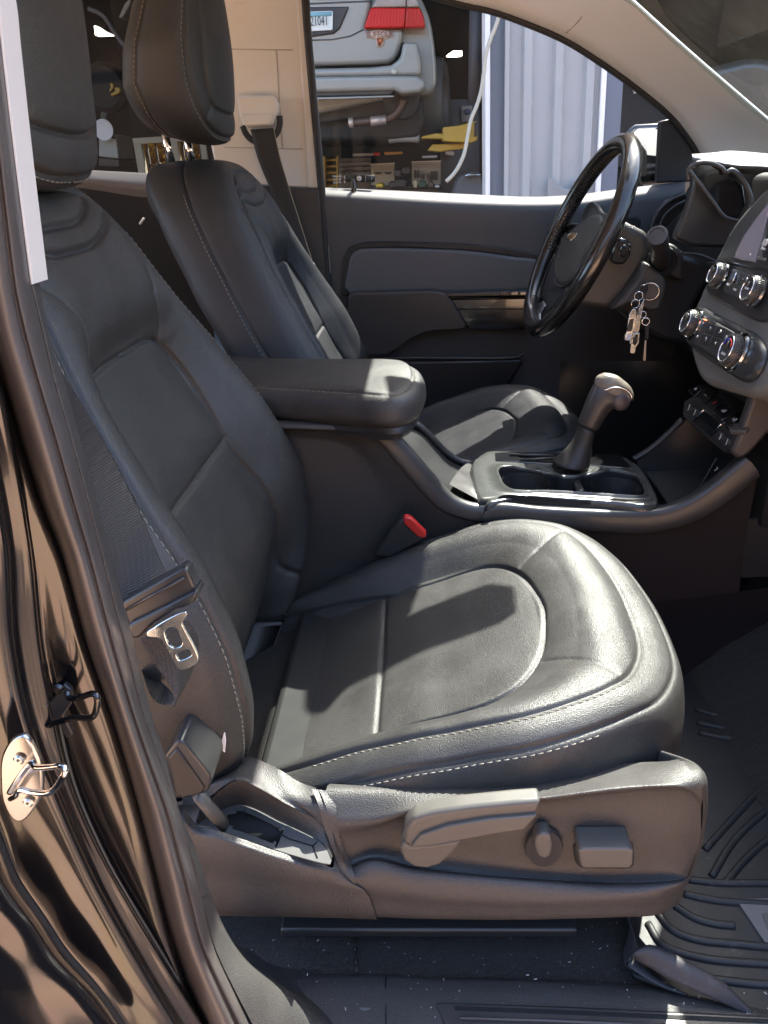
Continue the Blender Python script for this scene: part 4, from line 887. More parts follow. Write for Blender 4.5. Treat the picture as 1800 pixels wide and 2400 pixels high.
for q in ((608, 1490), (658, 1532), (880, 1740), (936, 1785)):
    k_ = [(q[0]-22, q[1]-38), (q[0]+24, q[1]-14), (q[0]+18, q[1]+36), (q[0]-28, q[1]+12)]
    prism('seat_heater_key', [onp(v, .0022) for v in k_], -PN*.003, M['satin'], dash, bevel=.0006)
    text('button_mark', 'J', onp(q, .0028), (sB-sA), (.18, 0, 1), .0080, M['ink'], dash)
prism('socket_cover', [onp(v, .0015) for v in [(735, 1515), (888, 1635), (828, 1712), (795, 1745), (640, 1612)]], -PN*.003, M['gloss'], dash, bevel=.0008)
tube('socket_edge', [onp((735, 1512), .002), onp((645, 1610), .002)], .0009, M['chrome'], dash); tube('socket_edge', [onp((888, 1636), .002), onp((820, 1708), .002)], .0009, M['chrome'], dash)
# rising rails of the console front
tube('console_rail', [P(*FS(*q), Y=y) for q, y in (((130, 1940), .735), ((220, 1890), .735), ((340, 1800), .735), ((460, 1690), .735), ((550, 1600), .732))], .0055, M['satin'], con, n=40)
patch('tunnel_side', [[P(*FS(*q), Y=.73) for q in [(160, 1960), (340, 1830), (550, 1630), (700, 1500)]], [V3(.36, .72, .80), V3(.42, .72, .80), V3(.50, .72, .80), V3(.56, .72, .80)], [V3(.36, .72, .62), V3(.42, .72, .62), V3(.50, .72, .62), V3(.56, .72, .62)]], M['smooth'], con, nu=20, nv=4)
box('console_bin', (.43, .62, .80), (.14, .20, .10), M['smooth'], con)
tube('bin_edge', [P(*FS(*q), Y=.56) for q in [(700, 2190), (760, 2080), (845, 1930)]], .0012, M['satin'], con, n=12)
text('socket_mark', '7', P(*FS(840, 2030), Y=.54), (0, -1, -.3), (.3, 0, 1), .008, M['ink'], con)

# ------------------------------------------------------------------ steering column and wheel
col = thing('steering_column', 'steering column shroud with wiper stalk, cruise switch and ignition barrel', 'steering column', (.45, .97, 1.15))
sh_ = [P(*FW(*q), Y=.90) for q in [(930, 60), (1060, 55), (1180, 120), (1330, 190), (1345, 380), (1310, 470), (1230, 600), (1110, 790), (960, 945), (820, 930), (640, 905), (660, 600), (780, 300)]]
prism('column_shroud', [p for p in sh_], (0, .13, 0), mat('shroud_plastic', (.045, .042, .038), .42, spec=.5, bump=[('v', 600, .2, .0005)], dust=(150, .6, .8, DG, .15)), col, bevel=.012, seg=4)
ig = [P(*FW(*q), Y=.865) for q in [(1300, 470), (1400, 545), (1500, 640), (1505, 720), (1470, 850), (1440, 940), (1340, 960), (1150, 880), (960, 950), (1100, 800), (1235, 620)]]
prism('ignition_housing', ig, (0, .09, 0), M['plastic'], col, bevel=.006, seg=3)
up_ = [P(*FW(*q), Y=.90) for q in [(1300, 480), (1320, 300), (1560, 320), (1659, 420), (1659, 700), (1500, 640), (1400, 560)]]
prism('column_cover', [p+V3(.012, .03, 0) for p in up_], (0, .12, 0), M['plastic'], col, bevel=.008, seg=3)
e = P(*FW(1412, 215), Y=.78); b0 = P(*FW(1460, 470), Y=.885); ax = (e-b0)
lathe('wiper_stalk', [(.0165, 0), (.0160, ax.length*.4), (.0140, ax.length*.75), (.0160, ax.length*.80), (.0160, ax.length*.99), (.0150, ax.length*1.01), (.0110, ax.length*1.012), (.0108, ax.length*1.0), (.0001, ax.length*1.0)], b0, ax, M['satin'], col)
lathe('stalk_gaiter', [(.0001, .004), (.024, .004), (.026, 0), (.0262, -.006)], b0, (0, -1, 0), M['dark'], col)
c = P(*FW(1345, 755), Y=.862)
lathe('ignition_barrel', [(.0001, .002), (.0118, .002), (.0122, .005), (.0145, .005), (.0150, .001), (.0150, -.002)], c, (-.35, -1, .1), M['satin'], col)
tube('ignition_ring', [tuple(c+V3(-.0015, -.005, 0)+V3(math.cos(a)*.0135, .005*math.cos(a)*-1, math.sin(a)*.0142)) for a in np.linspace(0, 6.283, 33)[:-1]], .0008, M['chrome'], col, closed=True, seg=6)
cs = [P(*FW(*q), Y=.885) for q in [(1000, 270), (1060, 235), (1130, 262), (1168, 320), (1150, 420), (1090, 500), (1000, 500), (950, 460)]]
prism('cruise_switch', cs, (0, .02, 0), M['gloss'], col, bevel=.004)
prism('cruise_key', [P(*FW(*q), Y=.880) for q in [(1060, 310), (1095, 300), (1135, 320), (1130, 380), (1085, 440), (1045, 400)]], (0, .01, 0), M['gloss'], col, bevel=.003)
text('shroud_print', 'TILT  LOCK', P(*FW(1115, 130), Y=.897), (1, 0, -.1), (0, -.5, 1), .004, M['lever'], col)

sw_ = thing('steering_wheel', 'black leather-wrapped three-spoke steering wheel with gold bow-tie emblem on the airbag', 'steering wheel', (.285, .97, 1.2))
WC = V3(.275, .97, 1.204); WN = V3(-.900, -.052, .434).normalized(); WV = (V3(0, 1, 0)-WN*WN.y).normalized(); WU = WV.cross(WN)*-1; WU = WU if WU.z > 0 else -WU     # up, facing, sideways
RR = .170
def wp(a, r=RR, o_=0): return WC+WU*(r*math.sin(a))+WV*(r*math.cos(a))+WN*o_
ringpts = [tuple(wp(a)) for a in np.linspace(0, 2*math.pi, 97)[:-1]]
tube('rim', ringpts, .0158, mat('worn_gloss_leather', (.016, .014, .013), .20, spec=.6, coat=.3, cr_=.15, var=(25, .3), bump=[('v', 700, .08, .0004)]), sw_, closed=True, seg=22)
V = []; Fc = []
for k in range(150):                                          # baseball stitching inside the rim
    a = 2*math.pi*k/150; 
    if 195 < math.degrees(a) < 235 or 305 < math.degrees(a) < 345: continue
    for sgn in (-1, 1):
        q = [wp(a, RR-.0142, .0066), wp(a+.012*sgn, RR-.0164, .001), wp(a+.0, RR-.0150, -.0055)]
        v, f = tube_vf([tuple(x) for x in q], .0009, seg=4); o_ = len(V); V += list(v); Fc += [tuple(g+o_ for g in h_) for h_ in f]
o = mesh('rim_stitching', V, Fc, M['leather_side'], sw_); o['kind'] = 'stuff'
def TWp(f, pts, off): return [P(*f(*q), pl=(WC+WN*off, WN)) for q in pts]
pad_m = mat('airbag_cover', (.075, .076, .072), .5, spec=.4, bump=[('v', 600, .2, .0005)])
pad = TWp(FW, [(405, 470), (425, 330), (470, 250), (560, 160), (640, 95), (790, 0), (865, 30), (830, 150), (760, 270), (690, 400), (620, 560), (560, 650), (500, 692), (430, 665), (400, 580)], -.012)
prism('airbag_pad', [Vector(tuple(q)) for q in cr(pad, 60, True)], -WN*.026, pad_m, sw_, bevel=.008, seg=4)
# spokes: two upper, one lower pair
for pts, mm in (([(400, 340), (420, 210), (520, 120), (620, 90), (640, 110), (560, 190), (470, 260), (430, 345)], 'smooth'), ([(190, 890), (290, 800), (420, 690), (540, 700), (500, 770), (400, 900), (300, 1000), (215, 1060)], 'smooth'),
                ([(700, -40), (860, -20), (1000, 60), (960, 150), (830, 180), (760, 200)], 'smooth')):
    q = TWp(FW, pts, -.016); prism('spoke', [Vector(tuple(a)) for a in cr(q, 30, True)], -WN*.014, M[mm], sw_, bevel=.005, seg=3)
q = TWp(FW, [(190, 950), (215, 900), (295, 845), (318, 890), (265, 970), (268, 1050), (235, 1058), (205, 1010)], -.010)
prism('spoke_bezel', q, -WN*.006, mat('silver_spoke', (.45, .45, .48), .25, metal=.8), sw_, bevel=.002)
tube('pad_edge', TWp(FW, [(412, 640), (430, 690), (500, 715), (570, 660), (640, 560), (740, 330), (790, 190)], -.014), .0022, M['satin'], sw_, n=50)
tube('control_ring', TWp(FW, [(455, 335), (412, 290), (430, 210), (500, 140), (600, 100)], -.0115), .0018, M['lever'], sw_, n=30)
gold = mat('gold_emblem', (.75, .42, .16), .25, metal=.9)
em = TWp(FW, [(536, 248), (548, 210), (578, 196), (582, 186), (612, 180), (608, 196), (630, 196), (618, 232), (592, 246), (588, 258), (560, 266), (563, 250)], -.0108)
tube('emblem_rim', em, .0010, M['chrome'], sw_, closed=True, seg=6)
prism('bow_tie_emblem', em, -WN*.003, gold, sw_, bevel=.0006)
for x, y in ((480, 215), (500, 225), (520, 205), (455, 430), (475, 385)):
    c = TWp(FW, [(x, y)], -.0112)[0]; lathe('wheel_button', [(.0001, .0012), (.0028, .001), (.0036, 0)], c, WN, M['lever'], sw_, seg=16)

# ------------------------------------------------------------------ keys
kb = thing('key_bunch', 'bunch of keys and silver pocket tools hanging from the ignition on split rings', 'keys', tuple(P(*FW(1300, 740), Y=.845)))
def kp_(x, y, d=0): return P(*FW(x, y), Y=.835+d)
def ring(c, r, nrm=(0, -1, .1), tk=.0007):
    n_ = Vector(nrm).normalized(); x = n_.orthogonal().normalized(); y = n_.cross(x)
    return tube('split_ring', [tuple(Vector(c)+x*r*math.cos(a)+y*r*math.sin(a)) for a in np.linspace(0, 6.283, 25)[:-1]], tk, M['chrome'], kb, closed=True, seg=6)
ring(kp_(1232, 805), .0072); ring(kp_(1200, 880), .0072, (.2, -1, 0)); ring(kp_(1275, 985), .0052); ring(kp_(1300, 1052), .0062, (-.2, -1, 0))
prism('ignition_key', [kp_(1250, 700, .01), kp_(1310, 690, .01), kp_(1330, 740, .012), kp_(1290, 800, .01), kp_(1240, 780, .01)], (0, .004, 0), M['smooth'], kb, bevel=.001)
def flat(name, pts, d, th, m_): return prism(name, [kp_(a, b, d) for a, b in pts], (0, th, 0), m_, kb, bevel=.0007)
flat('pocket_tool', [(1170, 935), (1205, 930), (1215, 960), (1200, 1100), (1175, 1175), (1150, 1240), (1092, 1235), (1100, 1180), (1118, 1150), (1130, 1030), (1150, 960)], 0, .006, M['zinc'])
flat('tool_window', [(1145, 1030), (1185, 1025), (1170, 1130), (1160, 1150), (1118, 1148), (1122, 1120)], -.0012, .003, M['smooth'])
flat('tool_cap', [(1125, 1170), (1165, 1170), (1150, 1235), (1095, 1232)], -.001, .004, M['white'])
flat('key_blade', [(1282, 830), (1296, 835), (1262, 1000), (1240, 1130), (1225, 1170), (1160, 1260), (1140, 1275), (1170, 1130), (1225, 950)], .010, .003, M['zinc'])
flat('bottle_tool', [(1190, 1165), (1245, 1160), (1235, 1260), (1205, 1305), (1195, 1365), (1148, 1360), (1155, 1280), (1165, 1230)], .006, .005, M['zinc'])
flat('tool_window', [(1200, 1180), (1228, 1175), (1220, 1250), (1198, 1285), (1172, 1270), (1180, 1215)], .0048, .003, M['smooth'])
flat('key_head', [(1300, 1080), (1335, 1085), (1330, 1225), (1295, 1220)], .004, .006, M['smooth'])
flat('small_key', [(1292, 1235), (1310, 1238), (1302, 1430), (1285, 1440), (1275, 1425)], .005, .0025, mat('brass_key', (.62, .5, .4), .4, metal=.7))
# ------------------------------------------------------------------ truck body: pillars, rails, roof, glass
body = thing('truck_body', 'glossy black truck cab body with beige pillar trim framing the open passenger doorway', 'truck', (0, .62, .6))
SL = [(-70, 560), (-40, 690), (0, 814), (27, 894), (89, 1089), (133, 1198), (183, 1381), (238, 1542), (293, 1725), (330, 1863), (357, 1977), (392, 2092), (445, 2230)]
SR = [(-40, -160), (-8, 0), (0, 75), (67, 615), (84, 689), (113, 811), (162, 983), (202, 1134), (240, 1285), (268, 1391), (308, 1540), (348, 1655), (389, 1764), (412, 1850), (435, 1935), (463, 2046), (500, 2124), (560, 2240)]
SLx = [(-140, -160), (-110, 0), (-100, 75), (-80, 350)]+SL[1:]
def mixpx(a, b, t, n=60):
    A = lin(a, n); B = lin(b, n); return (A*(1-t)+B*t)
sA, sB = cr(SLx, 60), cr(SR, 60)
def rowpx(t, Y): return [P(*(sA[i]*(1-t)+sB[i]*t), Y=Y) for i in range(60)]
patch('door_seal', [rowpx(-.02, -.118), rowpx(.06, -.134), rowpx(.22, -.147), rowpx(.42, -.151), rowpx(.60, -.146), rowpx(.66, -.138), rowpx(.74, -.139), rowpx(.90, -.128), rowpx(1.0, -.108)], M['seal'], body, nu=90, nv=5)
# beige upper trim edge that ends at the belt line
tl = [(-8, 0), (0, 75), (30, 330), (67, 615)]; tr_ = [(4, 0), (20, 150), (50, 400), (85.5, 608)]
ta = T(FD, [(-40, -160)]+tl, Y=-.112); tb_ = T(FD, [(-14, -160)]+tr_, Y=-.094)
patch('pillar_upper_trim', [[p+V3(0, .02, 0) for p in ta], ta, tb_, [p+V3(-.035, .012, 0) for p in tb_]], mat('pale_pillar_trim', (.60, .58, .55), .5, spec=.4), body, nu=30, nv=6, straight=True)
# black lower trim of the pillar running down to the sill
TRt = [(85.5, 606), (96, 678), (115, 756), (135, 814), (182, 983), (222, 1134), (262, 1285), (284, 1374), (330, 1555), (357, 1638), (376, 1711), (399, 1789), (426, 1849), (454, 1931)]
SRt = [(64, 606), (82, 678), (98, 745), (113, 811), (162, 983), (202, 1134), (240, 1285), (268, 1391), (308, 1540), (345, 1648), (372, 1720), (392, 1775), (412, 1850), (435, 1935)]
q0 = T(FD, SRt, Y=-.108); q1 = T(FD, TRt, Y=-.088)
mid = [P(*(np.array(a)*.4+np.array(b)*.6), Y=-.100) for a, b in zip(SRt, TRt)]
patch('pillar_lower_trim', [[p+V3(-.006, .01, 0) for p in q0], q0, mid, q1, [p+V3(-.005, .010, .0) for p in q1]], M['plastic'], body, nu=70, nv=5)
# corner where the pillar trim sweeps into the sill
g0 = [P(*q, Y=y) for q, y in (((435, 1935), -.108), ((450, 1995), -.110), ((466, 2050), -.112), ((500, 2124), -.118), ((560, 2240), -.125))]
g1 = [P(*q, Y=y) for q, y in (((445, 1930), -.096), ((478, 2010), -.090), ((515, 2070), -.088), ((575, 2135), -.090), ((660, 2240), -.095))]
g2 = [P(*q, Y=y) for q, y in (((454, 1931), -.086), ((490, 2018), -.060), ((533, 2074), -.040), ((600, 2112), -.028), ((700, 2122), -.026))]
g3 = [p+V3(-.012, .002, -.012) for p in g2[:2]]+[p+V3(-.005, .02, -.012) for p in g2[2:]]
g15 = [P(*q, Y=y) for q, y in (((450, 1930), -.092), ((486, 2016), -.078), ((545, 2088), -.066), ((640, 2150), -.060), ((760, 2240), -.070))]
patch('sill_corner', [g0, g1, g15, g2, g3], M['plastic'], body, nu=40, nv=7)
# sill
ZS = .628
def sl_(pts, Z): return [P(*p, Z=Z) for p in pts]
s_a = sl_([(600, 2106), (700, 2104), (833, 2104), (930, 2110), (1147, 2114), (1356, 2126), (1500, 2150), (1700, 2190)], ZS-.012)
s_b = sl_([(590, 2122), (700, 2116), (833, 2116), (930, 2122), (1147, 2126), (1356, 2140), (1500, 2164), (1700, 2205)], ZS)
s_c = [V3(p.x, -.070, ZS) for p in s_b]; s_d = [V3(p.x, -.098, ZS-.003) for p in s_b]; s_e = [V3(p.x, -.16, ZS-.008) for p in s_b]
patch('sill_trim', [s_a, s_b, s_c, s_d, s_e], M['plastic'], body, nu=60, nv=4)
def sbar(name, px, z0, z1, m_, bev=.003):
    p = [P(*F7(*q), Z=z1) for q in px]; prism(name, p, (0, 0, z0-z1), m_, body, bevel=bev)
sbar('sill_plate', [(662, 952), (1000, 962), (1500, 985), (1800, 1000), (1800, 1090), (720, 1090), (690, 1010)], ZS-.004, ZS+.005, M['satin'])
sbar('sill_groove', [(718, 966), (1000, 976), (1500, 998), (1800, 1012), (1800, 1022), (1500, 1012), (1000, 990), (724, 980)], ZS+.001, ZS+.0056, M['dark'], .0005)
sbar('sill_ridge', [(735, 996), (1000, 1003), (1500, 1022), (1800, 1036), (1800, 1052), (1500, 1036), (1000, 1012), (740, 1004)], ZS+.001, ZS+.009, M['satin'], .002)
tube('sill_joint', [P(*F7(515, 872), Z=ZS+.0004), P(*F7(516, 1060), Z=ZS+.0004)], .0009, M['dark'], body)
lathe('sill_plug', [(.0001, .001), (.0085, .001), (.0098, 0)], P(*F7(455, 955), Z=ZS), (0, 0, 1), mat('grey_plug', (.09, .09, .095), .5), body)
# painted door jamb: bands between feature lines
Aj = [(-90, 100), (-30, 640), (30, 960), (70, 1198), (88, 1380), (108, 1500), (150, 1680), (215, 1835), (290, 1968), (380, 2115), (450, 2230)]
Bj = [(-190, 100), (-110, 640), (-20, 960), (22, 1180), (34, 1380), (70, 1560), (133, 1725), (215, 1910), (320, 2100), (400, 2230)]
Cj = [(-300, 100), (-240, 640), (-150, 1198), (-100, 1500), (-50, 1700), (0, 1835), (27, 1899), (87, 1986), (133, 2055), (202, 2133), (257, 2212), (280, 2250)]
def line(px, Y, n=80): return [P(*p, Y=Y) for p in cr(px, n)]
SLj = [(-100, 100), (-60, 560)]+SL[1:]
def mixl(a, b, t, Y, n=80): A = cr(a, n); B = cr(b, n); return [P(*(A[i]*(1-t)+B[i]*t), Y=Y) for i in range(n)]
patch('jamb_inner', [mixl(SLj, Aj, -.12, -.118), mixl(SLj, Aj, .0, -.129), mixl(SLj, Aj, .12, -.1335), mixl(SLj, Aj, .32, -.1362), mixl(SLj, Aj, .55, -.1378), mixl(SLj, Aj, .8, -.1390), mixl(SLj, Aj, .95, -.1402), line(Aj, -.1425)], M['paint'], body, nu=110, nv=8)
patch('jamb_step', [line(Aj, -.1425), mixl(Aj, Bj, .10, -.150), mixl(Aj, Bj, .5, -.1535), mixl(Aj, Bj, .88, -.157), line(Bj, -.162)], M['paint'], body, nu=110, nv=8)
patch('jamb_outer', [line(Bj, -.162), mixl(Bj, Cj, .07, -.171), mixl(Bj, Cj, .35, -.177), mixl(Bj, Cj, .7, -.181), mixl(Bj, Cj, .93, -.186), line(Cj, -.200)], M['paint'], body, nu=110, nv=8)
Dj = [(-600, 100), (-500, 900), (-420, 1500), (-300, 1900), (-180, 2100), (-60, 2250)]
patch('rear_door_edge', [line([(x+4, y+2) for x, y in Cj], -.219), mixl(Cj, Dj, .04, -.236), mixl(Cj, Dj, .12, -.246), mixl(Cj, Dj, .4, -.262), mixl(Cj, Dj, .8, -.285), line(Dj, -.30)], M['paint'], body, nu=100, nv=8)

tube('jamb_sealer', line([(x+8, y+6) for x, y in Aj[5:-1]], -.1425, 60), .0012, mat('jamb_glint', (.05, .06, .06), .15), body, seg=8)
tube('panel_gap', line([(x+2, y) for x, y in Cj], -.217, 70), .0022, M['dark'], body, seg=8)
# chrome striker on its plate
skp = thing
def PJ(pts, Y, f=F5): return [P(*f(*q), Y=Y) for q in pts]
pl_ = PJ([(5, 960), (40, 890), (85, 858), (120, 858), (165, 930), (195, 1010), (200, 1090), (190, 1150), (130, 1240), (90, 1262), (50, 1240), (10, 1160), (0, 1060)], -.192)
st = prism('striker_plate', [Vector(tuple(q)) for q in cr(pl_, 50, True)], (0, .004, 0), mat('zinc_plate', (.55, .54, .52), .24, metal=1), body, bevel=.0012)
for q in ((88, 968), (132, 1170)):
    c = P(*F5(*q), Y=-.1935); lathe('striker_bolt', [(.0001, .0008), (.0022, .0008), (.0026, .0004), (.0032, 0)], c, (0, -1, 0), M['zinc'], st, seg=24)
    text('bolt_mark', '+', c+V3(0, -.0009, 0), (1, 0, 0), (0, 0, 1), .003, M['lever'], st)
tube('striker_loop', [P(*F5(x, y), Y=Y) for x, y, Y in ((45, 1120, -.194), (90, 1050, -.197), (150, 978, -.199), (165, 1000, -.203), (240, 1000, -.212), (290, 996, -.218), (308, 1012, -.220), (300, 1040, -.220), (240, 1118, -.212), (150, 1120, -.203), (95, 1108, -.199), (75, 1135, -.196), (50, 1150, -.193))], .0017, M['chrome'], st, n=90, seg=16)
# black second striker further in
st2 = prism('striker_plate', PJ([(210, 700), (240, 690), (300, 610), (335, 640), (340, 700), (300, 760), (345, 850), (310, 870), (270, 780), (225, 810)], -.149), (0, .004, 0), M['smooth'], body, bevel=.001)
tube('striker_loop', [P(*F5(x, y), Y=Y) for x, y, Y in ((318, 640, -.152), (325, 675, -.155), (390, 668, -.160), (438, 655, -.163), (458, 672, -.165), (452, 735, -.165), (430, 768, -.163), (350, 768, -.158), (270, 790, -.155), (222, 800, -.152), (212, 760, -.150), (220, 700, -.150))], .0019, M['paint'], st2, n=90, seg=14)
lathe('striker_bolt', [(.0001, .0015), (.0025, .0015), (.004, 0)], P(*F5(275, 635), Y=-.150), (0, -1, 0), M['paint'], st2, seg=20)
# torn sticker at the bottom of the jamb
prism('torn_sticker', PJ([(455, 2030), (520, 2090), (580, 2140), (660, 2195), (655, 2212), (560, 2195), (480, 2100)], -.161), (0, .001, 0), mat('faded_sticker', (.22, .23, .21), .6), body, bevel=0)

# far side: pillar trim of the driver's side
bp = [(452, -60), (640, -60), (652, 0), (668, 100), (678, 250), (688, 408), (600, 404), (545, 400), (470, 385), (452, 300), (440, 100)]
prism('far_pillar_trim', [P(*q, Y=1.36) for q in bp], (0, .04, 0), M['beige'], body, bevel=.006, seg=3)
lit = [P(*q, Y=1.352) for q in [(634, -60), (650, -60), (662, 60), (676, 250), (690, 407), (664, 407), (655, 250), (643, 60)]]
prism('far_pillar_edge', lit, (0, .03, 0), M['beige'], body, bevel=.005, seg=3)
for a, b in (((500, 106), (632, 108)), ((597, 109), (610, 320)), ((485, 318), (655, 322))):
    tube('trim_joint', [P(*a, Y=1.3595), P(*b, Y=1.3595)], .0012, mat('trim_joint_dark', (.46, .43, .38), .8), body, seg=6)  # darker line along the trim panel joints
prism('trim_cap', [P(*q, Y=1.357) for q in [(497, -5), (537, -5), (535, 4), (528, 6), (503, 5)]], (0, .01, 0), M['beige'], body, bevel=.001)
prism('far_pillar_lower', [P(*q, Y=1.345) for q in [(545, 400), (692, 408), (700, 500), (712, 640), (740, 800), (740, 900), (560, 900), (400, 600), (420, 395)]], (0, .05, 0), M['satin'], body, bevel=.006)
tube('far_door_seal', [P(*q, Y=1.352) for q in [(655, -80), (664, 60), (676, 200), (694, 400), (704, 560), (716, 660), (748, 800)]], .0085, M['rubber'], body, n=50, seg=10)
# roof rail and windscreen pillar of the far side
rl = [(640, -75), (760, -60), (900, -28), (1006, 0), (1073, 15), (1158, 46), (1232, 79), (1305, 125), (1378, 177), (1458, 244), (1501, 299), (1520, 330)]
ru = [(700, -420), (850, -380), (1000, -300), (1120, -210), (1220, -125), (1300, -58), (1366, 0), (1440, 67), (1531, 147), (1659, 257), (1760, 345)]
r0 = T(FD, [(x-6, y+7) for x, y in rl], Y=1.385); r1 = T(FD, rl, Y=1.362); r4 = T(FD, ru, Y=1.235)
A_, B_ = cr(rl, 60), cr(ru, 60)
def rr(t, Y): return [P(*(A_[i]*(1-t)+B_[i]*t), Y=Y) for i in range(60)]
patch('windscreen_pillar_trim', [r0, rr(.0, 1.362), rr(.08, 1.345), rr(.35, 1.318), rr(.65, 1.285), rr(.92, 1.25), rr(1., 1.235), [p+V3(.012, .02, 0) for p in rr(1., 1.235)]], M['beige_g'], body, nu=80, nv=5)
tube('pillar_joint', [P(*FB(1022, 0), Y=1.30), P(*FB(1000, 60), Y=1.318), P(*FB(945, 118), Y=1.352)], .0012, mat('pillar_joint_dark', (.30, .28, .25), .8), body, n=12, seg=6)  # darker line where the two pillar trims meet
tube('far_window_seal', T(FD, [(x-7, y+9) for x, y in rl], Y=1.385), .008, M['rubber'], body, n=60, seg=8)
wtop = [V3(.14, 0, 1.715)]+[V3(p.x, 0, p.z) for p in T(FD, [(1366, 0), (1440, 67), (1531, 147), (1659, 257)], Y=1.235)]+[V3(.92, 0, 1.27)]
gl_w = glassmat('windscreen_glass', (.90, .95, .92), .12, (.40, .44, .40), .26, 22)
WS = [[V3(p.x+.03*math.cos((y-.62)*2.0)-.02, y, p.z) for p in wtop] for y in np.linspace(.0, 1.24, 9)]
patch('windscreen', WS, gl_w, body, nu=24, nv=2)
# roof with headliner, header, near side rail, near windscreen pillar, rear wall
roof_m = M['beige_g']
boxes_ = box('headliner', (-.73, .62, 1.735), (1.66, 1.30, .03), roof_m, body, bevel=.01)
box('roof_skin', (-.72, .62, 1.765), (1.74, 1.44, .02), M['paint'], body, bevel=.008)
box('windscreen_header', (.115, .62, 1.712), (.05, 1.28, .05), roof_m, body, bevel=.012)
box('near_roof_rail', (-.68, -.035, 1.72), (1.70, .08, .07), M['paint'], body, bevel=.015)
tube('near_windscreen_pillar', [V3(.20, -.03, 1.71), V3(.40, -.04, 1.61), V3(.73, -.07, 1.39), V3(.95, -.10, 1.25)], .038, M['paint'], body, n=20, seg=14)
box('cab_back', (-1.42, .62, 1.0), (.04, 1.5, .6), M['dark'], body)
box('near_pillar_block', (-.30, -.10, 1.50), (.05, .03, .52), M['paint'], body, bevel=.01)
box('firewall', (.78, .62, .86), (.04, 1.6, .66), M['dark'], body, bevel=0)
box('kick_panel', (.62, 1.375, .80), (.60, .03, .86), M['smooth'], body, bevel=0)
box('fender', (1.3, .62, .95), (.8, 1.7, .56), M['paint'], body, bevel=.08, seg=4)
op = thing('open_door', 'open front passenger door swung out ahead of the doorway', 'car door', (.95, -.6, .9))
box('door_shell', (.98, -.62, 1.0), (.10, .86, .70), M['paint'], op, rot=Matrix.Rotation(R(-12), 3, 'Z'), bevel=.03)
box('door_card', (.92, -.62, 1.0), (.03, .80, .66), M['smooth'], op, rot=Matrix.Rotation(R(-12), 3, 'Z'), bevel=.02)
box('far_rocker', (.1, 1.44, .55), (2.2, .10, .16), M['paint'], body, bevel=.02)
box('near_rocker', (.15, -.20, .52), (1.9, .07, .17), M['paint'], body, bevel=.02)
# unseen plates added and shaped to cast the band of shade on the cushion
rm = thing('shadow_plates', 'unseen plates added below the windscreen header, shaped to shadow the passenger cushion', 'shadow plates', (.33, .62, 1.55))
def sunup(px, py, z0=.79):
    h_ = hit(px, py, cfun); q = Vector(h_) if h_ is not None else P(px, py, Z=z0)
    k = SUN.x/SUN.z; t = (1.665-q.z-.69*(q.x-.2))/(1+.69*k); return q+SUN*(t/SUN.z)
def plate(name, e0, e1): patch(name, [[sunup(*q) for q in e0], [sunup(*q) for q in e1]], M['smooth'], rm, nu=30, nv=6, straight=True, rowlin=True, solid=.012, soff=0)
plate('mirror_head', [(660, 1432), (694, 1419), (747, 1394), (807, 1301), (861, 1221), (905, 1192)], [(700, 1460), (800, 1400), (878, 1338), (897, 1288), (916, 1225), (918, 1194)])
plate('sensor_pod', [(655, 1548), (694, 1547), (741, 1494), (824, 1451), (950, 1396), (1075, 1350), (1112, 1325)], [(655, 1440), (700, 1420), (800, 1376), (881, 1338), (980, 1296), (1061, 1264), (1106, 1270)])

# ------------------------------------------------------------------ driver's door
door = thing('driver_door', 'closed driver door with dark trim panel, lock pin and sunlit window sill', 'car door', (.1, 1.38, .8))
Yd = 1.352
def TD(pts, Y=Yd, f=FD): return [P(*f(*q), Y=Y) for q in pts]
t0 = TD([(698, 405), (860, 412), (1000, 419), (1150, 425), (1250, 420), (1340, 408), (1480, 392)], 1.405)
t1 = TD([(699, 410), (860, 419), (1000, 427), (1150, 431), (1250, 427), (1340, 414), (1480, 396)], 1.372)
t2 = TD([(700, 424), (860, 434), (1000, 441), (1150, 444), (1250, 440), (1340, 428), (1480, 408)], 1.350)
t3 = TD([(701, 448), (860, 456), (1000, 462), (1150, 462), (1250, 458), (1340, 448), (1480, 430)], 1.346)
t4 = TD([(706, 500), (860, 508), (1000, 512), (1150, 516), (1300, 520), (1400, 520), (1480, 510)], 1.350)
t5 = TD([(713, 560), (800, 560), (1000, 560), (1150, 570), (1300, 580), (1400, 580), (1480, 570)], 1.352)
t6 = TD([(722, 650), (800, 650), (1000, 650), (1150, 650), (1300, 650), (1400, 650), (1480, 650)], 1.356)
t7 = TD([(760, 775), (860, 775), (1000, 775), (1120, 775), (1250, 780), (1350, 780), (1450, 780)], 1.360)
t8 = TD([(800, 900), (900, 900), (1000, 900), (1100, 900), (1200, 900), (1300, 900), (1400, 900)], 1.365)
t9 = TD([(860, 1100), (950, 1100), (1050, 1100), (1150, 1100), (1250, 1100), (1350, 1100), (1450, 1100)], 1.365)
patch('door_panel', [[p+V3(0, .02, -.01) for p in t0], t0, t1, t2, t3, t4, t5, t6, t7, t8, t9], mat('door_trim_plastic', (.080, .082, .088), .52, spec=.45, bump=[('v', 420, .25, .0006)]), door, nu=60, nv=4)
door_d = mat('door_dark_plastic', (.016, .016, .018), .5)
prism('trim_groove', TD([(738, 640), (742, 560), (755, 533), (790, 523), (860, 522), (1000, 526), (1110, 538), (1190, 556), (1190, 575), (1100, 552), (1000, 540), (860, 534), (775, 537), (757, 560), (752, 640)], 1.343), (0, .012, 0), door_d, door, bevel=.002)
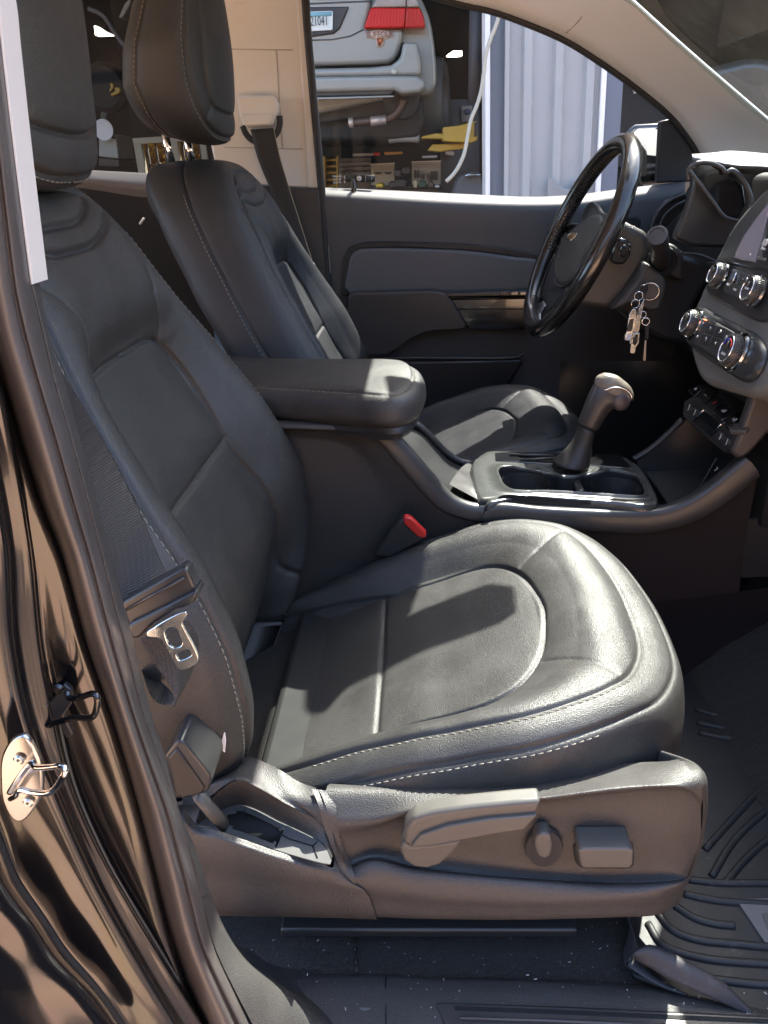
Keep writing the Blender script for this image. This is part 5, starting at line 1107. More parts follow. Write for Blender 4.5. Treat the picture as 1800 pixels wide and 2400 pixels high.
prism('upper_pad', [Vector(tuple(q)) for q in cr(TD([(753, 636), (752, 575), (764, 543), (800, 536), (900, 537), (1000, 541), (1100, 554), (1175, 572), (1165, 640), (960, 634)], 1.339), 60, True)], (0, .016, 0), mat('door_pad_vinyl', (.100, .103, .112), .55, bump=[('v', 420, .2, .0006)]), door, bevel=.007, seg=3)
prism('door_armrest', [Vector(tuple(q)) for q in lin(TD([(752, 640), (756, 634), (940, 629), (962, 634), (980, 655), (1010, 706), (1000, 712), (930, 716), (890, 730), (862, 752), (835, 768), (790, 768), (762, 752), (752, 720)], 1.300), 70, True)], (0, .055, 0), M['satin'], door, bevel=.009, seg=4)
prism('pull_trim', TD([(964, 640), (1150, 640), (1160, 712), (1014, 712), (980, 655)], 1.318), (0, .03, 0), M['gloss'], door, bevel=.002)
tube('chrome_strip', TD([(966, 646), (1150, 643)], 1.316), .0030, M['satin'], door)
tube('chrome_strip', TD([(980, 668), (1150, 668)], 1.316), .0012, M['satin'], door)
prism('window_switch_bank', TD([(960, 634), (1075, 630), (1150, 628), (1150, 640), (966, 641)], 1.300), (0, .05, 0), M['smooth'], door, bevel=.002)
for x in (1090, 1112, 1132): prism('window_switch', TD([(x-9, 631), (x+7, 630), (x+8, 637), (x-8, 638)], 1.296), (0, .012, 0), M['gloss'], door, bevel=.001)
prism('map_pocket', TD([(780, 782), (1000, 778), (1120, 776), (1132, 782), (1085, 850), (1000, 900), (820, 900)], 1.325), (0, .03, 0), M['smooth'], door, bevel=.006)
tube('pocket_lip', TD([(775, 774), (900, 773), (1110, 773), (1130, 765)], 1.328), .0045, M['satin'], door, n=30)
prism('door_handle_cup', TD([(1345, 468), (1375, 466), (1386, 476), (1384, 500), (1360, 508), (1340, 500)], 1.345), (0, .01, 0), door_d, door, bevel=.003)
lathe('lock_pin', [(.0055, -.004), (.0060, .004), (.0045, .006), (.0045, .020), (.0032, .0225), (.0001, .023)], P(*FG(430, 1478), Y=1.375), (0, 0, 1), M['gloss'], door, seg=20)
# window glass with its printed mark
gd = glassmat('door_glass', (.92, .93, .91), .45, (.5, .5, .48), .014, 40)
wl = TD([(680, 430), (690, 100), (700, -60)], 1.402); 
WG = [T(FD, [(672, 440), (662, 200), (650, 0), (640, -90)], Y=1.400), T(FD, [(1000, 440), (1000, 200), (990, 0), (980, -90)], Y=1.400), T(FD, [(1300, 440), (1300, 280), (1290, 110), (1280, 90)], Y=1.400), T(FD, [(1520, 430), (1518, 400), (1512, 350), (1508, 310)], Y=1.400)]
patch('window_glass', WG, gd, door, nu=10, nv=6, straight=True)
mark = [P(*FG(*q), Y=1.396) for q in [(378, 1360), (385, 1354), (585, 1360), (595, 1366), (592, 1412), (582, 1418), (380, 1412), (372, 1404)]]
prism('glass_label', mark, (0, .001, 0), mat('label_black', (.02, .02, .02), .5), door, bevel=0)
def gt(s, x, y, h, f=FG): text('label_print', s, P(*f(x, y), Y=1.3945), (1, 0, -.03), (0, 0, 1), h, M['ink'], door)
prism('label_dot', [P(*FG(470+20*math.cos(a), 1388+22*math.sin(a)), Y=1.3948) for a in np.linspace(0, 6.283, 17)[:-1]], (0, .0008, 0), M['ink'], door, bevel=0)
gt('—', 422, 1390, .006); gt('|', 520, 1388, .009); gt('I', 568, 1388, .007)
for i, s_ in enumerate(('TEMPERED', 'DOT 20', 'M20 AS2')): gt(s_, 300, 1372+i*24, .0036)
for i in range(2): gt('E', 358, 1378+i*36, .006)
prism('quarter_sail', TD([(1425, 262), (1450, 256), (1478, 280), (1512, 322), (1508, 392), (1418, 396)], 1.388), (0, .02, 0), M['rubber'], door, bevel=.004)
# outside mirror
prism('mirror_housing', TD([(1345, 300), (1352, 280), (1370, 268), (1452, 264), (1448, 300), (1430, 396), (1380, 402), (1365, 330)], 1.62), (.06, .10, 0), M['gloss'], door, bevel=.012, seg=3)
prism('mirror_glass', TD([(1368, 285), (1378, 277), (1446, 274), (1440, 320), (1420, 390), (1386, 396), (1376, 340)], 1.617), (0, .004, 0), mat('mirror_silvering', (.16, .17, .18), .02, metal=1), door, bevel=.001)

# rear door of the far side: sunlit sill and dark pane
rd = thing('rear_door', 'far rear door with pale sunlit sill seen between the two front seats', 'car door', (-.7, 1.40, 1.0))
a0 = T(FD, [(120, 362), (205, 368), (300, 373), (420, 378)], Y=1.41); a1 = T(FD, [(120, 366), (205, 373), (300, 379), (420, 384)], Y=1.385); a2 = T(FD, [(120, 384), (205, 390), (300, 402), (420, 410)], Y=1.36); a3 = T(FD, [(120, 400), (205, 410), (300, 425), (420, 430)], Y=1.365)
patch('rear_door_sill', [a0, a1, a2, a3], mat('rear_sill_vinyl', (.11, .10, .095), .5), rd, nu=20, nv=5)
patch('rear_door_panel', [a3, [V3(p.x, 1.37, .7) for p in a3]], M['dark'], rd, nu=20, nv=2, straight=True)
patch('rear_glass', [T(FD, [(100, 372), (90, 150), (80, -80)], Y=1.405), T(FD, [(470, 385), (470, 150), (462, -80)], Y=1.405)], glassmat('rear_privacy_glass', (.42, .43, .42), .5, (.3, .3, .3), .01, 40), rd, nu=8, nv=6, straight=True)
box('rear_bench', (-1.05, .62, .85), (.5, 1.3, .16), M['leather_side'], body, bevel=.04, seg=3)
tube('seat_tool', [P(*F1(1360, 728), Y=1.15), P(*F1(1400, 668), Y=1.15)], .0025, M['white'], rd)

# ------------------------------------------------------------------ seat belts
pb = thing('passenger_seat_belt', 'woven black front seat belt hanging beside the pillar with steel tongue in a dark slider', 'seat belt', tuple(P(*F5(780, 300), Y=-.03)))
web = mat('woven_belt', (.030, .028, .027), .5, spec=.5, bump=[('wz', 165, .5, .0009), ('wx', 110, .35, .0008)])
bl_ = [P(*F4(*q), Y=-.040) for q in [(270, 300), (330, 560), (390, 760), (450, 980), (520, 1250), (580, 1450), (620, 1500)]]
br_ = [P(*F4(*q), Y=-.006) for q in [(285, 340), (400, 520), (500, 690), (600, 870), (690, 1060), (760, 1230), (830, 1370)]]
patch('webbing', [bl_, [(a+b)/2+V3(0, -.002, 0) for a, b in zip(bl_, br_)], br_], web, pb, nu=60, nv=10, solid=.0012, soff=0)
prism('tongue_slider', PJ([(575, 228), (860, 64), (884, 72), (905, 120), (928, 178), (606, 338)], -.046), (0, .014, 0), M['smooth'], pb, bevel=.0025, seg=3)
prism('slider_lip', PJ([(602, 334), (924, 172), (934, 200), (915, 228), (870, 252), (835, 258), (730, 322), (700, 352), (660, 392), (628, 402), (612, 380)], -.051), (0, .020, 0), M['smooth'], pb, bevel=.004, seg=3)
tube('slider_ridge', PJ([(592, 262), (870, 108)], -.047), .0011, M['smooth'], pb)
def holed(name, outl, holes, Y, th, m_, parent, bev=.001):
    bm = bmesh.new(); edges = []
    for lp in [outl]+holes:
        vs = [bm.verts.new(p) for p in lp]
        edges += [bm.edges.new((vs[i], vs[(i+1) % len(vs)])) for i in range(len(vs))]
    bmesh.ops.triangle_fill(bm, use_beauty=True, use_dissolve=False, edges=edges)
    r = bmesh.ops.extrude_face_region(bm, geom=bm.faces[:]); bmesh.ops.translate(bm, vec=(0, th, 0), verts=[v for v in r['geom'] if isinstance(v, bmesh.types.BMVert)])
    return bm_obj(name, bm, m_, parent, bevel=bev)
steel = mat('belt_tongue_steel', (.70, .76, .78), .22, metal=1, var=(120, .12))
rnd = lambda pts, n=36: [Vector(tuple(q)) for q in cr(pts, n, True)]
holed('tongue', rnd(PJ([(690, 380), (725, 345), (790, 305), (868, 270), (882, 280), (858, 325), (868, 350), (905, 420), (932, 478), (932, 505), (905, 528), (862, 546), (838, 538), (818, 505), (785, 440), (760, 400), (740, 392)], -.060), 70),
      [rnd(PJ([(776, 362), (800, 344), (828, 346), (850, 385), (860, 415), (848, 435), (818, 441), (795, 425), (780, 390)], -.060), 30), rnd(PJ([(832, 468), (888, 446), (898, 455), (902, 476), (846, 502), (838, 494)], -.060), 24)], -.060, .0028, steel, pb, .0006)
lpL = PJ([(660, 400), (700, 470), (745, 540), (790, 600), (818, 650), (824, 695)], -.030)
lpR = [P(*F5(x, y), Y=Y) for x, y, Y in ((880, 300, -.010), (925, 370, -.006), (938, 430, -.004), (915, 520, -.008), (878, 610, -.018), (826, 696, -.030))]
patch('belt_loop', [lpL, [(a+b)/2+V3(0, -.006, 0) for a, b in zip(lpL, lpR)], lpR], web, pb, nu=40, nv=10, solid=.0012, soff=0)
ll2 = [P(*F5(x, y), Y=Y) for x, y, Y in ((690, 620, -.02), (720, 680, -.02), (770, 708, -.025), (824, 697, -.030))]; ll3 = [P(*F5(x, y), Y=Y) for x, y, Y in ((660, 520, .02), (700, 560, .02), (760, 600, .01), (815, 650, -.02))]
patch('belt_return', [ll2, ll3], web, pb, nu=20, nv=6, straight=True)
ac = thing('belt_anchor', 'dark plastic seat belt anchor cover on a bent steel stalk behind the skirt pocket', 'belt anchor', tuple(P(*F5(900, 1050), Y=.0)))
prism('anchor_cover', PJ([(775, 950), (828, 880), (850, 876), (875, 895), (990, 1040), (996, 1075), (985, 1110), (960, 1128), (860, 1150), (820, 1140)], -.020), (0, .045, 0), M['smooth'], ac, bevel=.005, seg=3)
prism('anchor_face', PJ([(790, 960), (832, 915), (965, 1105), (955, 1128), (860, 1150), (820, 1120)], -.0225), (0, .01, 0), mat('anchor_brown', (.022, .019, .018), .45), ac, bevel=.002)
tube('anchor_stalk', [P(*F5(930, 1125), Y=.0), P(*F5(990, 1200), Y=.006), P(*F5(1060, 1275), Y=.014)], .0075, M['lever'], ac, seg=12, flat=.6)
bk = thing('belt_buckle', 'black seat belt buckle with red release button between passenger seat and console', 'belt buckle', tuple(P(*F6(590, 920), Y=.478)))
prism('buckle_body', [P(*F6(*q), Y=.470) for q in [(460, 998), (470, 975), (545, 875), (572, 852), (662, 918), (662, 935), (640, 945), (520, 1010)]], (0, .018, 0), M['smooth'], bk, bevel=.003)
prism('release_button', [P(*F6(*q), Y=.466) for q in [(572, 852), (585, 848), (605, 856), (660, 910), (663, 928), (650, 932), (628, 926), (576, 876)]], (0, .012, 0), M['red'], bk, bevel=.002)
db = thing('driver_seat_belt', 'driver shoulder belt running down from a beige pillar guide to its buckle-side stop', 'seat belt', tuple(P(590, 300, Y=1.32)))
prism('guide_cover', [P(*q, Y=1.325) for q in [(511, 208), (520, 206), (590, 206), (600, 222), (600, 240), (592, 262), (588, 271), (530, 274), (522, 268), (514, 235)]], (0, .03, 0), M['beige'], db, bevel=.006, seg=3)
prism('guide_step', [P(*q, Y=1.318) for q in [(522, 246), (590, 246), (588, 262), (582, 270), (530, 272), (524, 262)]], (0, .02, 0), M['beige'], db, bevel=.003)
tube('guide_ring', [P(*q, Y=1.330) for q in [(524, 272), (532, 290), (548, 304), (575, 304), (596, 290), (604, 270), (604, 250)]], .0065, M['rubber'], db, n=30)
wl_ = [P(*q, Y=y) for q, y in (((541, 280), 1.325), ((556, 340), 1.32), ((580, 400), 1.32), ((612, 480), 1.31), ((660, 588), 1.29))]
wr_ = [P(*q, Y=y) for q, y in (((590, 276), 1.325), ((604, 340), 1.32), ((625, 410), 1.32), ((650, 490), 1.31), ((684, 596), 1.29))]
patch('shoulder_webbing', [wl_, wr_], M['webbing'], db, nu=40, nv=5, solid=.0012, soff=0)
tube('webbing_edge', [p+V3(.001, -.001, 0) for p in wr_], .0009, mat('belt_edge_thread', (.35, .3, .2), .7), db, n=30, seg=6)
lathe('belt_stop', [(.0001, .004), (.007, .004), (.010, .001), (.010, -.006)], P(672, 575, Y=1.285), (0, -1, .3), M['chrome'], db, seg=20)

# ------------------------------------------------------------------ floor
ZF = .605
bm = bmesh.new(); bmesh.ops.create_grid(bm, x_segments=150, y_segments=130, size=.5)
for v in bm.verts:
    x, y = v.co.x, v.co.y; X_ = x*2.2+.0; Y_ = .24+y*1.2*.55
    lift = max(0, (X_-.36))*.55
    v.co = (X_, Y_, ZF+lift+random.uniform(-.0012, .0012)-.02*max(0, min(1, (-.01-Y_)/.03)))
cp = bm_obj('carpet', bm, M['carpet'], None, smooth=True); cp['kind'] = 'structure'
box('floor_pan', (0, .62, .55), (2.6, 1.7, .03), M['dark'], body)
tube('carpet_seam', [P(*F7(432, 712), Z=ZF+.002), P(*F7(425, 790), Z=ZF+.002), P(*F7(430, 866), Z=ZF+.002)], .0016, M['rubber'], body, n=10)
c_tun = patch('tunnel_carpet', [[V3(-.3, .512, .72), V3(.35, .512, .72), V3(.8, .512, .80)], [V3(-.3, .50, .66), V3(.35, .50, .66), V3(.8, .50, .7)], [V3(-.3, .46, .60), V3(.35, .46, .60), V3(.8, .46, .60)]], mat('tunnel_felt', (.020, .016, .016), .95, spec=.1, bump=[('n', 900, .8, .002)]), body, nu=30, nv=4)
# rubber mat
mt = thing('floor_mat', 'black ribbed rubber floor mat with turned-up corner and grey plate at its edge', 'floor mat', tuple(P(1550, 1900, Z=ZF)))
ZM = ZF+.012
def FM(pts, dz=0): return [P(*F7(*q), Z=ZM+dz) for q in pts]
mo = FM([(1236, 690), (1244, 740), (1252, 800), (1240, 860), (1330, 905), (1480, 960), (1659, 1000), (1900, 1060), (2100, 800), (1900, 300), (1700, 0), (1560, -60), (1420, -30), (1300, 200), (1240, 400)])
pmat = [Vector(tuple(q)) for q in cr(mo, 60, True)]
prism('mat_sheet', pmat, (0, 0, -.006), M['rubber'], mt, bevel=.002)
rib = [[(1405, 632), (1500, 652), (1600, 660), (1800, 668)], [(1380, 668), (1440, 705), (1500, 722), (1560, 728)], [(1330, 690), (1372, 740), (1450, 770), (1560, 782), (1640, 790), (1800, 800)], [(1300, 720), (1345, 785), (1450, 822), (1560, 836), (1800, 850)], [(1330, 850), (1450, 880), (1600, 900), (1800, 915)], [(1420, 590), (1520, 600), (1659, 600), (1800, 605)],
       [(1440, 80), (1500, 96), (1659, 110), (1800, 120)], [(1445, 120), (1520, 135), (1659, 150), (1800, 160)], [(1450, 150), (1530, 166), (1659, 180), (1800, 190)], [(1490, 580), (1560, 470), (1659, 380), (1750, 330)], [(1470, 500), (1560, 400), (1659, 300), (1750, 250)], [(1530, 600), (1600, 520), (1659, 470), (1750, 420)]]
for r_ in rib:
    tube('mat_rib', FM(r_, .0005), .0042, M['rubber'], mt, n=30, seg=8)
prism('mat_plate', FM([(1562, 645), (1800, 640), (1800, 900), (1659, 790)], .003), (0, 0, -.003), mat('grey_mat_plate', (.12, .115, .12), .5), mt, bevel=.001)
prism('plate_mark', FM([(1640, 690), (1700, 680), (1700, 740), (1659, 740)], .0036), (0, 0, -.002), mat('plate_inlay', (.08, .08, .08), .5), mt, bevel=.0005)
def FZ(pts): return [P(*F7(x, y), Z=ZM+z) for x, y, z in pts]
fa = FZ([(1262, 830, .03), (1300, 850, .03), (1370, 890, .028), (1480, 940, .022), (1600, 992, .010)])
fb_ = FZ([(1258, 808, .04), (1310, 792, .045), (1420, 842, .040), (1520, 900, .030), (1610, 985, .012)])
fc_ = FZ([(1262, 800, .035), (1312, 790, .03), (1424, 838, .026), (1524, 896, .018), (1614, 980, .006)])
patch('turned_corner', [fa, fb_, fc_], mat('worn_rubber', (.040, .036, .038), .6, dust=(90, .55, .8, DG, .12)), mt, nu=30, nv=6, solid=.003)
patch('mat_lip', [FZ([(1240, 690, .012), (1256, 740, .014), (1262, 800, .016), (1250, 830, .018)]), FZ([(1246, 690, .0), (1250, 740, .0), (1236, 815, .0), (1242, 850, .0)]), FZ([(1240, 850, .012), (1300, 890, .010), (1350, 915, .008), (1420, 940, .004)])], mat('grey_lip', (.05, .047, .05), .6), mt, nu=20, nv=5, solid=.002)
# crumbs and lint on the carpet and sill
V = []; Fc = []
for k in range(150):
    x = random.uniform(480, 1659); y = random.uniform(1990, 2200)
    p = P(x, y, Z=ZF+.004 if y < 2100 else ZS+.0012)
    if y > 2100 and p.y < -.11: continue
    s_ = random.choice([.0003, .0004, .0005]); o_ = len(V); d = Vector((random.uniform(-1, 1), random.uniform(-1, 1), 0)).normalized()*s_*random.choice([1, 1, 1.5, 3])
    e_ = Vector((-d.y, d.x, 0)).normalized()*s_
    V += [p-d-e_, p+d-e_, p+d+e_, p-d+e_, p+V3(0, 0, s_)]; Fc += [(o_, o_+1, o_+4), (o_+1, o_+2, o_+4), (o_+2, o_+3, o_+4), (o_+3, o_, o_+4)]
o = mesh('lint', V, Fc, mat('pale_lint', (.45, .43, .40), .9), None, smooth=False); tag(o, 'pale crumbs and lint scattered over the black carpet and the sill', 'lint', kind='stuff')
# ------------------------------------------------------------------ outside: ground, workshop
gm = mat('tan_paving', (.50, .32, .20), .8, spec=.3)
t = gm.node_tree; N = t.nodes; L_ = t.links
tc = N.new('ShaderNodeTexCoord'); bt = N.new('ShaderNodeTexBrick'); bt.inputs['Scale'].default_value = 4.6; bt.inputs['Color1'].default_value = (.56, .35, .22, 1); bt.inputs['Color2'].default_value = (.48, .30, .185, 1)
bt.inputs['Mortar'].default_value = (.20, .15, .12, 1); bt.inputs['Mortar Size'].default_value = .012; L_.new(tc.outputs['Object'], bt.inputs['Vector'])
ns = N.new('ShaderNodeTexNoise'); ns.inputs['Scale'].default_value = 3; ns.inputs['Detail'].default_value = 8; L_.new(tc.outputs['Object'], ns.inputs['Vector'])
mx = N.new('ShaderNodeMix'); mx.data_type = 'RGBA'; mx.inputs['Factor'].default_value = .35; L_.new(bt.outputs['Color'], mx.inputs['A']); L_.new(ns.outputs['Color'], mx.inputs['B']); mx.blend_type = 'SOFT_LIGHT'
L_.new(mx.outputs['Result'], N['Principled BSDF'].inputs['Base Color'])
g = box('ground', (0, 0, -.05), (400, 400, .1), gm, None, bevel=0); g['kind'] = 'structure'
YF = 4.6
def TF(f, pts, Y=YF): return [P(*f(*q), Y=Y) for q in pts]
def wx(x, Y=YF, y=300): return P(x, y, Y=Y).x
def vbox(name, x0, x1, Y, th, z0, z1, m_, parent, bevel=.004): return box(name, ((x0+x1)/2, Y+th/2, (z0+z1)/2), (abs(x1-x0), th, z1-z0), m_, parent, bevel=bevel)
shop = thing('workshop_building', 'pale metal-clad workshop wall between two open garage bays', 'building', (2, 5, 0))
wall_m = mat('pale_blue_cladding', (.34, .35, .35), .45, spec=.4, var=(3, .05), dust=(4, .6, .9, (.45, .45, .42), .25))
x1a, x1b, x1c, x1d, x2, x3 = wx(1048), wx(1059), wx(1090), wx(1098), wx(1301), wx(1337)
vbox('white_jamb', x1a, x1b, YF, .25, 0, 5, M['white'], shop)
vbox('grey_jamb', x1b, x1c, YF+.02, .22, 0, 5, mat('grey_flashing', (.13, .15, .18), .5), shop)
# ribbed cladding
xs = []; prof = []
n = 5; Wd = x2-x1c
pts = [(x1c, YF+.0)]
for k in range(3):
    xc = x1c+Wd*(.22+.31*k)
    pts += [(xc-.035, YF+.0), (xc-.020, YF-.030), (xc+.020, YF-.030), (xc+.035, YF+.0)]
    if k < 2:
        for j in (): xm = xc+Wd*.31*j; pts += [(xm-.018, YF), (xm-.010, YF-.006), (xm+.010, YF-.006), (xm+.018, YF)]
pts += [(x2, YF)]
V = [(x, y, z) for z in (0.02, 5) for x, y in pts]; n_ = len(pts); Fc = [(i, i+1, n_+i+1, n_+i) for i in range(n_-1)]
mesh('cladding', V, Fc, wall_m, shop, smooth=False)
vbox('corner_flashing', x1c-.005, x1d, YF-.035, .03, 0, 5, wall_m, shop)
vbox('corner_flashing', x2-.03, x2, YF-.035, .03, 0, 5, M['white'], shop)
vbox('grey_jamb', x2, x3, YF-.02, .25, 0, 5, mat('grey_flashing_far', (.12, .14, .18), .5), shop)
vbox('wall_behind', x1a+.02, x3-.02, YF+.25, .1, 0, 5, M['dark'], shop)
prism('torn_cladding', TF(FB, [(880, 630), (902, 630), (902, 655), (925, 658), (940, 668), (968, 668), (972, 636), (1000, 634), (1005, 700), (878, 700)], YF-.06), (0, .02, 0), mat('torn_edge', (.25, .25, .25), .8), shop, bevel=.004)
vbox('lintel', -16, x1a, YF, .3, 4.2, 5.2, M['dark'], shop); vbox('lintel', x3, 14, YF, .3, 3.6, 5.2, mat('dull_green_lintel', (.085, .095, .085), .6), shop)
vbox('end_wall', 5.2, 14, YF, .3, 0, 3.7, mat('dull_green_wall', (.085, .095, .085), .6), shop)
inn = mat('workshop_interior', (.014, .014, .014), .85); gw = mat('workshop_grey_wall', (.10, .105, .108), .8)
YB = 10.5
# back wall built round its window opening
w0, w1 = P(*FH(545, 1560), Y=YB), P(*FH(1415, 1960), Y=YB)
wx0, wx1, wz1, wz0 = w0.x, w1.x, w0.z, w0.z-.95
for nm, a in (('back_wall', (-16, wx0, 0, 5)), ('back_wall', (wx1, 14, 0, 5)), ('back_wall', (wx0, wx1, wz1, 5)), ('back_wall', (wx0, wx1, 0, wz0))):
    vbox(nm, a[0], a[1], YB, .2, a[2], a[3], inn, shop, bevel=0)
fm_ = mat('cream_window_frame', (.55, .50, .38), .6)
wf = vbox('window_frame', wx0, wx0+.10, YB-.05, .1, wz0, wz1, fm_, shop)
for a, b in ((wx1-.08, wx1), ((wx0+wx1)/2-.05, (wx0+wx1)/2+.10)): vbox('window_frame', a, b, YB-.05, .1, wz0, wz1, fm_, shop)
vbox('window_frame', wx0, wx1, YB-.06, .1, wz1-.07, wz1, fm_, shop); vbox('window_frame', wx0, wx1, YB-.06, .1, wz0, wz0+.07, fm_, shop)
for k in range(1, 8): vbox('window_bar', wx0+(wx1-wx0)*k/8-.012, wx0+(wx1-wx0)*k/8+.012, YB+.1, .03, wz0, wz1, M['lever'], shop, bevel=0)
for z in (.36, .62): vbox('window_bar', wx0, wx1, YB+.1, .03, wz0+z-.015, wz0+z+.015, M['lever'], shop, bevel=0)
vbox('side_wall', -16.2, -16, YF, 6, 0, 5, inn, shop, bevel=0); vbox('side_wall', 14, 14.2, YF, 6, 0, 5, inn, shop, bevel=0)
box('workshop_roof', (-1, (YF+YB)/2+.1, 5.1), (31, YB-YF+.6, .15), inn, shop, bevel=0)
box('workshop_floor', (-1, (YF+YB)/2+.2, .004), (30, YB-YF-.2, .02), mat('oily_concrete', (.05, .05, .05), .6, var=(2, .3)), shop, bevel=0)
# yellow foliage beyond the window
bm = bmesh.new()
for k in range(7000):
    c = V3(random.uniform(wx0-1.2, wx1+1.2), YB+1.2+random.random()*1.2, random.uniform(.2, 2.9)); s_ = random.uniform(.08, .15)
    a = Vector((random.gauss(0, 1), random.gauss(0, 1), random.gauss(0, 1))).normalized(); b = a.orthogonal().normalized()*s_; a = a*s_*.7
    vs = [bm.verts.new(c+q) for q in (-a, b*.6-a*.2, a, -b*.6-a*.2)]; bm.faces.new(vs)
fo = bm_obj('autumn_shrubs', bm, mat('yellow_leaves', (.40, .28, .05), .6, var=(2.2, .6), trans=0), None, smooth=False)
vbox('hedge_backing', wx0-3, wx1+3, YB+2.9, .2, 0, 3.4, mat('hedge_dark_yellow', (.05, .045, .015), .9), shop)  # dark yellow backing that closes the gaps between leaves
t_ = bpy.data.materials['yellow_leaves'].node_tree; tl2 = t_.nodes.new('ShaderNodeBsdfTranslucent'); tl2.inputs[0].default_value = (.70, .46, .05, 1)
ms2 = t_.nodes.new('ShaderNodeMixShader'); ms2.inputs[0].default_value = .5; t_.links.new(t_.nodes['Principled BSDF'].outputs[0], ms2.inputs[1]); t_.links.new(tl2.outputs[0], ms2.inputs[2])
t_.links.new(ms2.outputs[0], t_.nodes['Material Output'].inputs[0])
for nm_ in ('yellow_leaves',):
    b_ = bpy.data.materials[nm_].node_tree.nodes['Principled BSDF']; b_.inputs['Subsurface Weight'].default_value = 0
    b_.inputs['Emission Strength'].default_value = 0
tag(fo, 'mass of yellow autumn leaves outside the workshop back window', 'shrubs', kind='stuff')
lamp_m = mat('lit_tube_lamp', (1, .95, .8), .5, emit=(1, .93, .75), estr=1.3)
def lamp(label, f, pts, Y):
    o = prism('ceiling_lamp', TF(f, pts, Y), (0, .12, 0), lamp_m, None, bevel=0); tag(o, label, 'lamp', 'strip lamps inside the workshop')
lamp('bright strip lamp hanging to the right of the raised minivan', FG, [(1150, 432), (1200, 396), (1270, 394), (1272, 428), (1210, 436)], 9.0)
lamp('upper lit triangle of the twin lamp seen left of the driver headrest', FH, [(96, 290), (120, 290), (202, 345), (104, 354)], 9.0)
lamp('lower lit bar of the twin lamp seen left of the driver headrest', FH, [(104, 366), (235, 358), (302, 388), (110, 396)], 9.0)
for i, (f, pts, lab) in enumerate(((FH, [(370, 200), (440, 40), (520, -40), (500, 60), (420, 200)], 'pale roof brace rising above the twin lamp'), (FH, [(440, 355), (520, 370), (640, 410), (620, 442), (500, 400)], 'pale duct end just left of the driver headrest'))):
    tag(prism('roof_brace', TF(f, pts, 8.5), (0, .2, 0), mat('pale_brace', (.30, .27, .22), .7), None, bevel=.01), lab, 'brace')
tag(tube('roof_cable', TF(FH, [(30, 95), (200, 180), (350, 400), (490, 585)], 8.6), .02, mat('grey_cable', (.15, .15, .16), .7), None, n=20), 'dark grey cable slanting down beneath the twin lamp', 'cable')
# yellow hose reel
hr = thing('hose_reel', 'yellow and black hose reel hanging in the dark workshop', 'hose reel', tuple(P(*FH(300, 1000), Y=8)))
yel = mat('safety_yellow', (.42, .27, .04), .45, var=(5, .15))
lathe('reel_drum', [(.0001, 0), (.19, 0), (.22, .05), (.22, .16), (.18, .2), (.0001, .2)], P(*FH(285, 1000), Y=8.05), (0, -1, 0), M['dark'], hr, sq=1.0)
prism('reel_guard', TF(FH, [(330, 980), (380, 985), (398, 1020), (370, 1060), (290, 1085), (275, 1060), (330, 1030)], 7.8), (0, .08, 0), yel, hr, bevel=.01)
prism('reel_guard', TF(FH, [(270, 930), (310, 940), (315, 990), (280, 1035), (262, 1025), (285, 980)], 7.8), (0, .08, 0), yel, hr, bevel=.01)
tube('reel_bracket', TF(FH, [(165, 790), (200, 740), (240, 750), (262, 830), (240, 850)], 7.9), .025, M['lever'], hr, n=16)
# cabinet with a white disc on top
cb = thing('metal_cabinet', 'pale grey cabinet with small black label under the white disc', 'cabinet', tuple(P(*FH(260, 1760), Y=8.3)))
prism('cabinet_door', TF(FH, [(150, 1495), (345, 1530), (376, 1790), (150, 1762)], 8.3), (0, .5, 0), mat('cabinet_grey', (.36, .37, .33), .6), cb, bevel=.01)
prism('cabinet_label', TF(FH, [(298, 1536), (338, 1542), (340, 1566), (300, 1562)], 8.28), (0, .01, 0), M['dark'], cb, bevel=0)
prism('cabinet_grille', TF(FH, [(150, 1775), (375, 1800), (385, 1880), (150, 1870)], 8.32), (0, .4, 0), M['smooth'], cb, bevel=.005)
dk = lathe('cutting_disc', [(.012, .0), (.10, .0), (.10, .012), (.012, .012)], P(*FH(208, 1462), Y=8.2), (0, -1, 0), M['white'], None, seg=30); tag(dk, 'round white disc standing on the pale grey cabinet', 'disc')
tag(prism('green_board', TF(FH, [(170, 1120), (355, 1115), (240, 1300), (235, 1400), (170, 1390)], 8.6), (0, .1, 0), mat('grey_green_panel', (.10, .11, .10), .8), None, bevel=.01), 'grey-green panel below the yellow hose reel', 'panel')

# ---- minivan on the lift
van = thing('minivan', 'silver grey minivan raised on a lift, seen from behind through the driver window', 'minivan', (0, 7, .8))
silver = mat('silver_green_paint', (.28, .28, .25), .38, metal=.2, spec=.35, coat=.12, dust=(6, .5, .9, (.35, .33, .28), .15))
YV = 6.0
def TV(pts, d=0): return [P(*FG(*q), Y=YV+d) for q in pts]
prism('van_body', rnd(TV([(-900, -700), (600, -700), (820, -350), (930, -60), (1010, 110), (1050, 300), (1072, 560), (1060, 700), (960, 740), (-900, 780)], .14), 80), (0, 3.6, 0), silver, van, bevel=.10, seg=5)
prism('tailgate', TV([(-900, -500), (520, -500), (570, -60), (560, 60), (510, 216), (560, 222), (815, 218), (800, 330), (775, 410), (745, 460), (700, 490), (560, 500), (-900, 535)], .05), (0, .12, 0), silver, van, bevel=.03, seg=4)
prism('tailgate_shadow', TV([(-900, 530), (560, 496), (700, 486), (760, 445), (800, 330), (825, 330), (800, 440), (745, 505), (560, 520), (-900, 560)], .09), (0, .05, 0), M['dark'], van, bevel=0)  # dark strip along the gap between tailgate and bumper
prism('tailgate_groove', TV([(60, 308), (260, 302), (400, 275), (500, 225), (506, 232), (405, 285), (262, 312), (60, 318)], .045), (0, .02, 0), mat('groove_grey', (.06, .06, .055), .6), van, bevel=0)
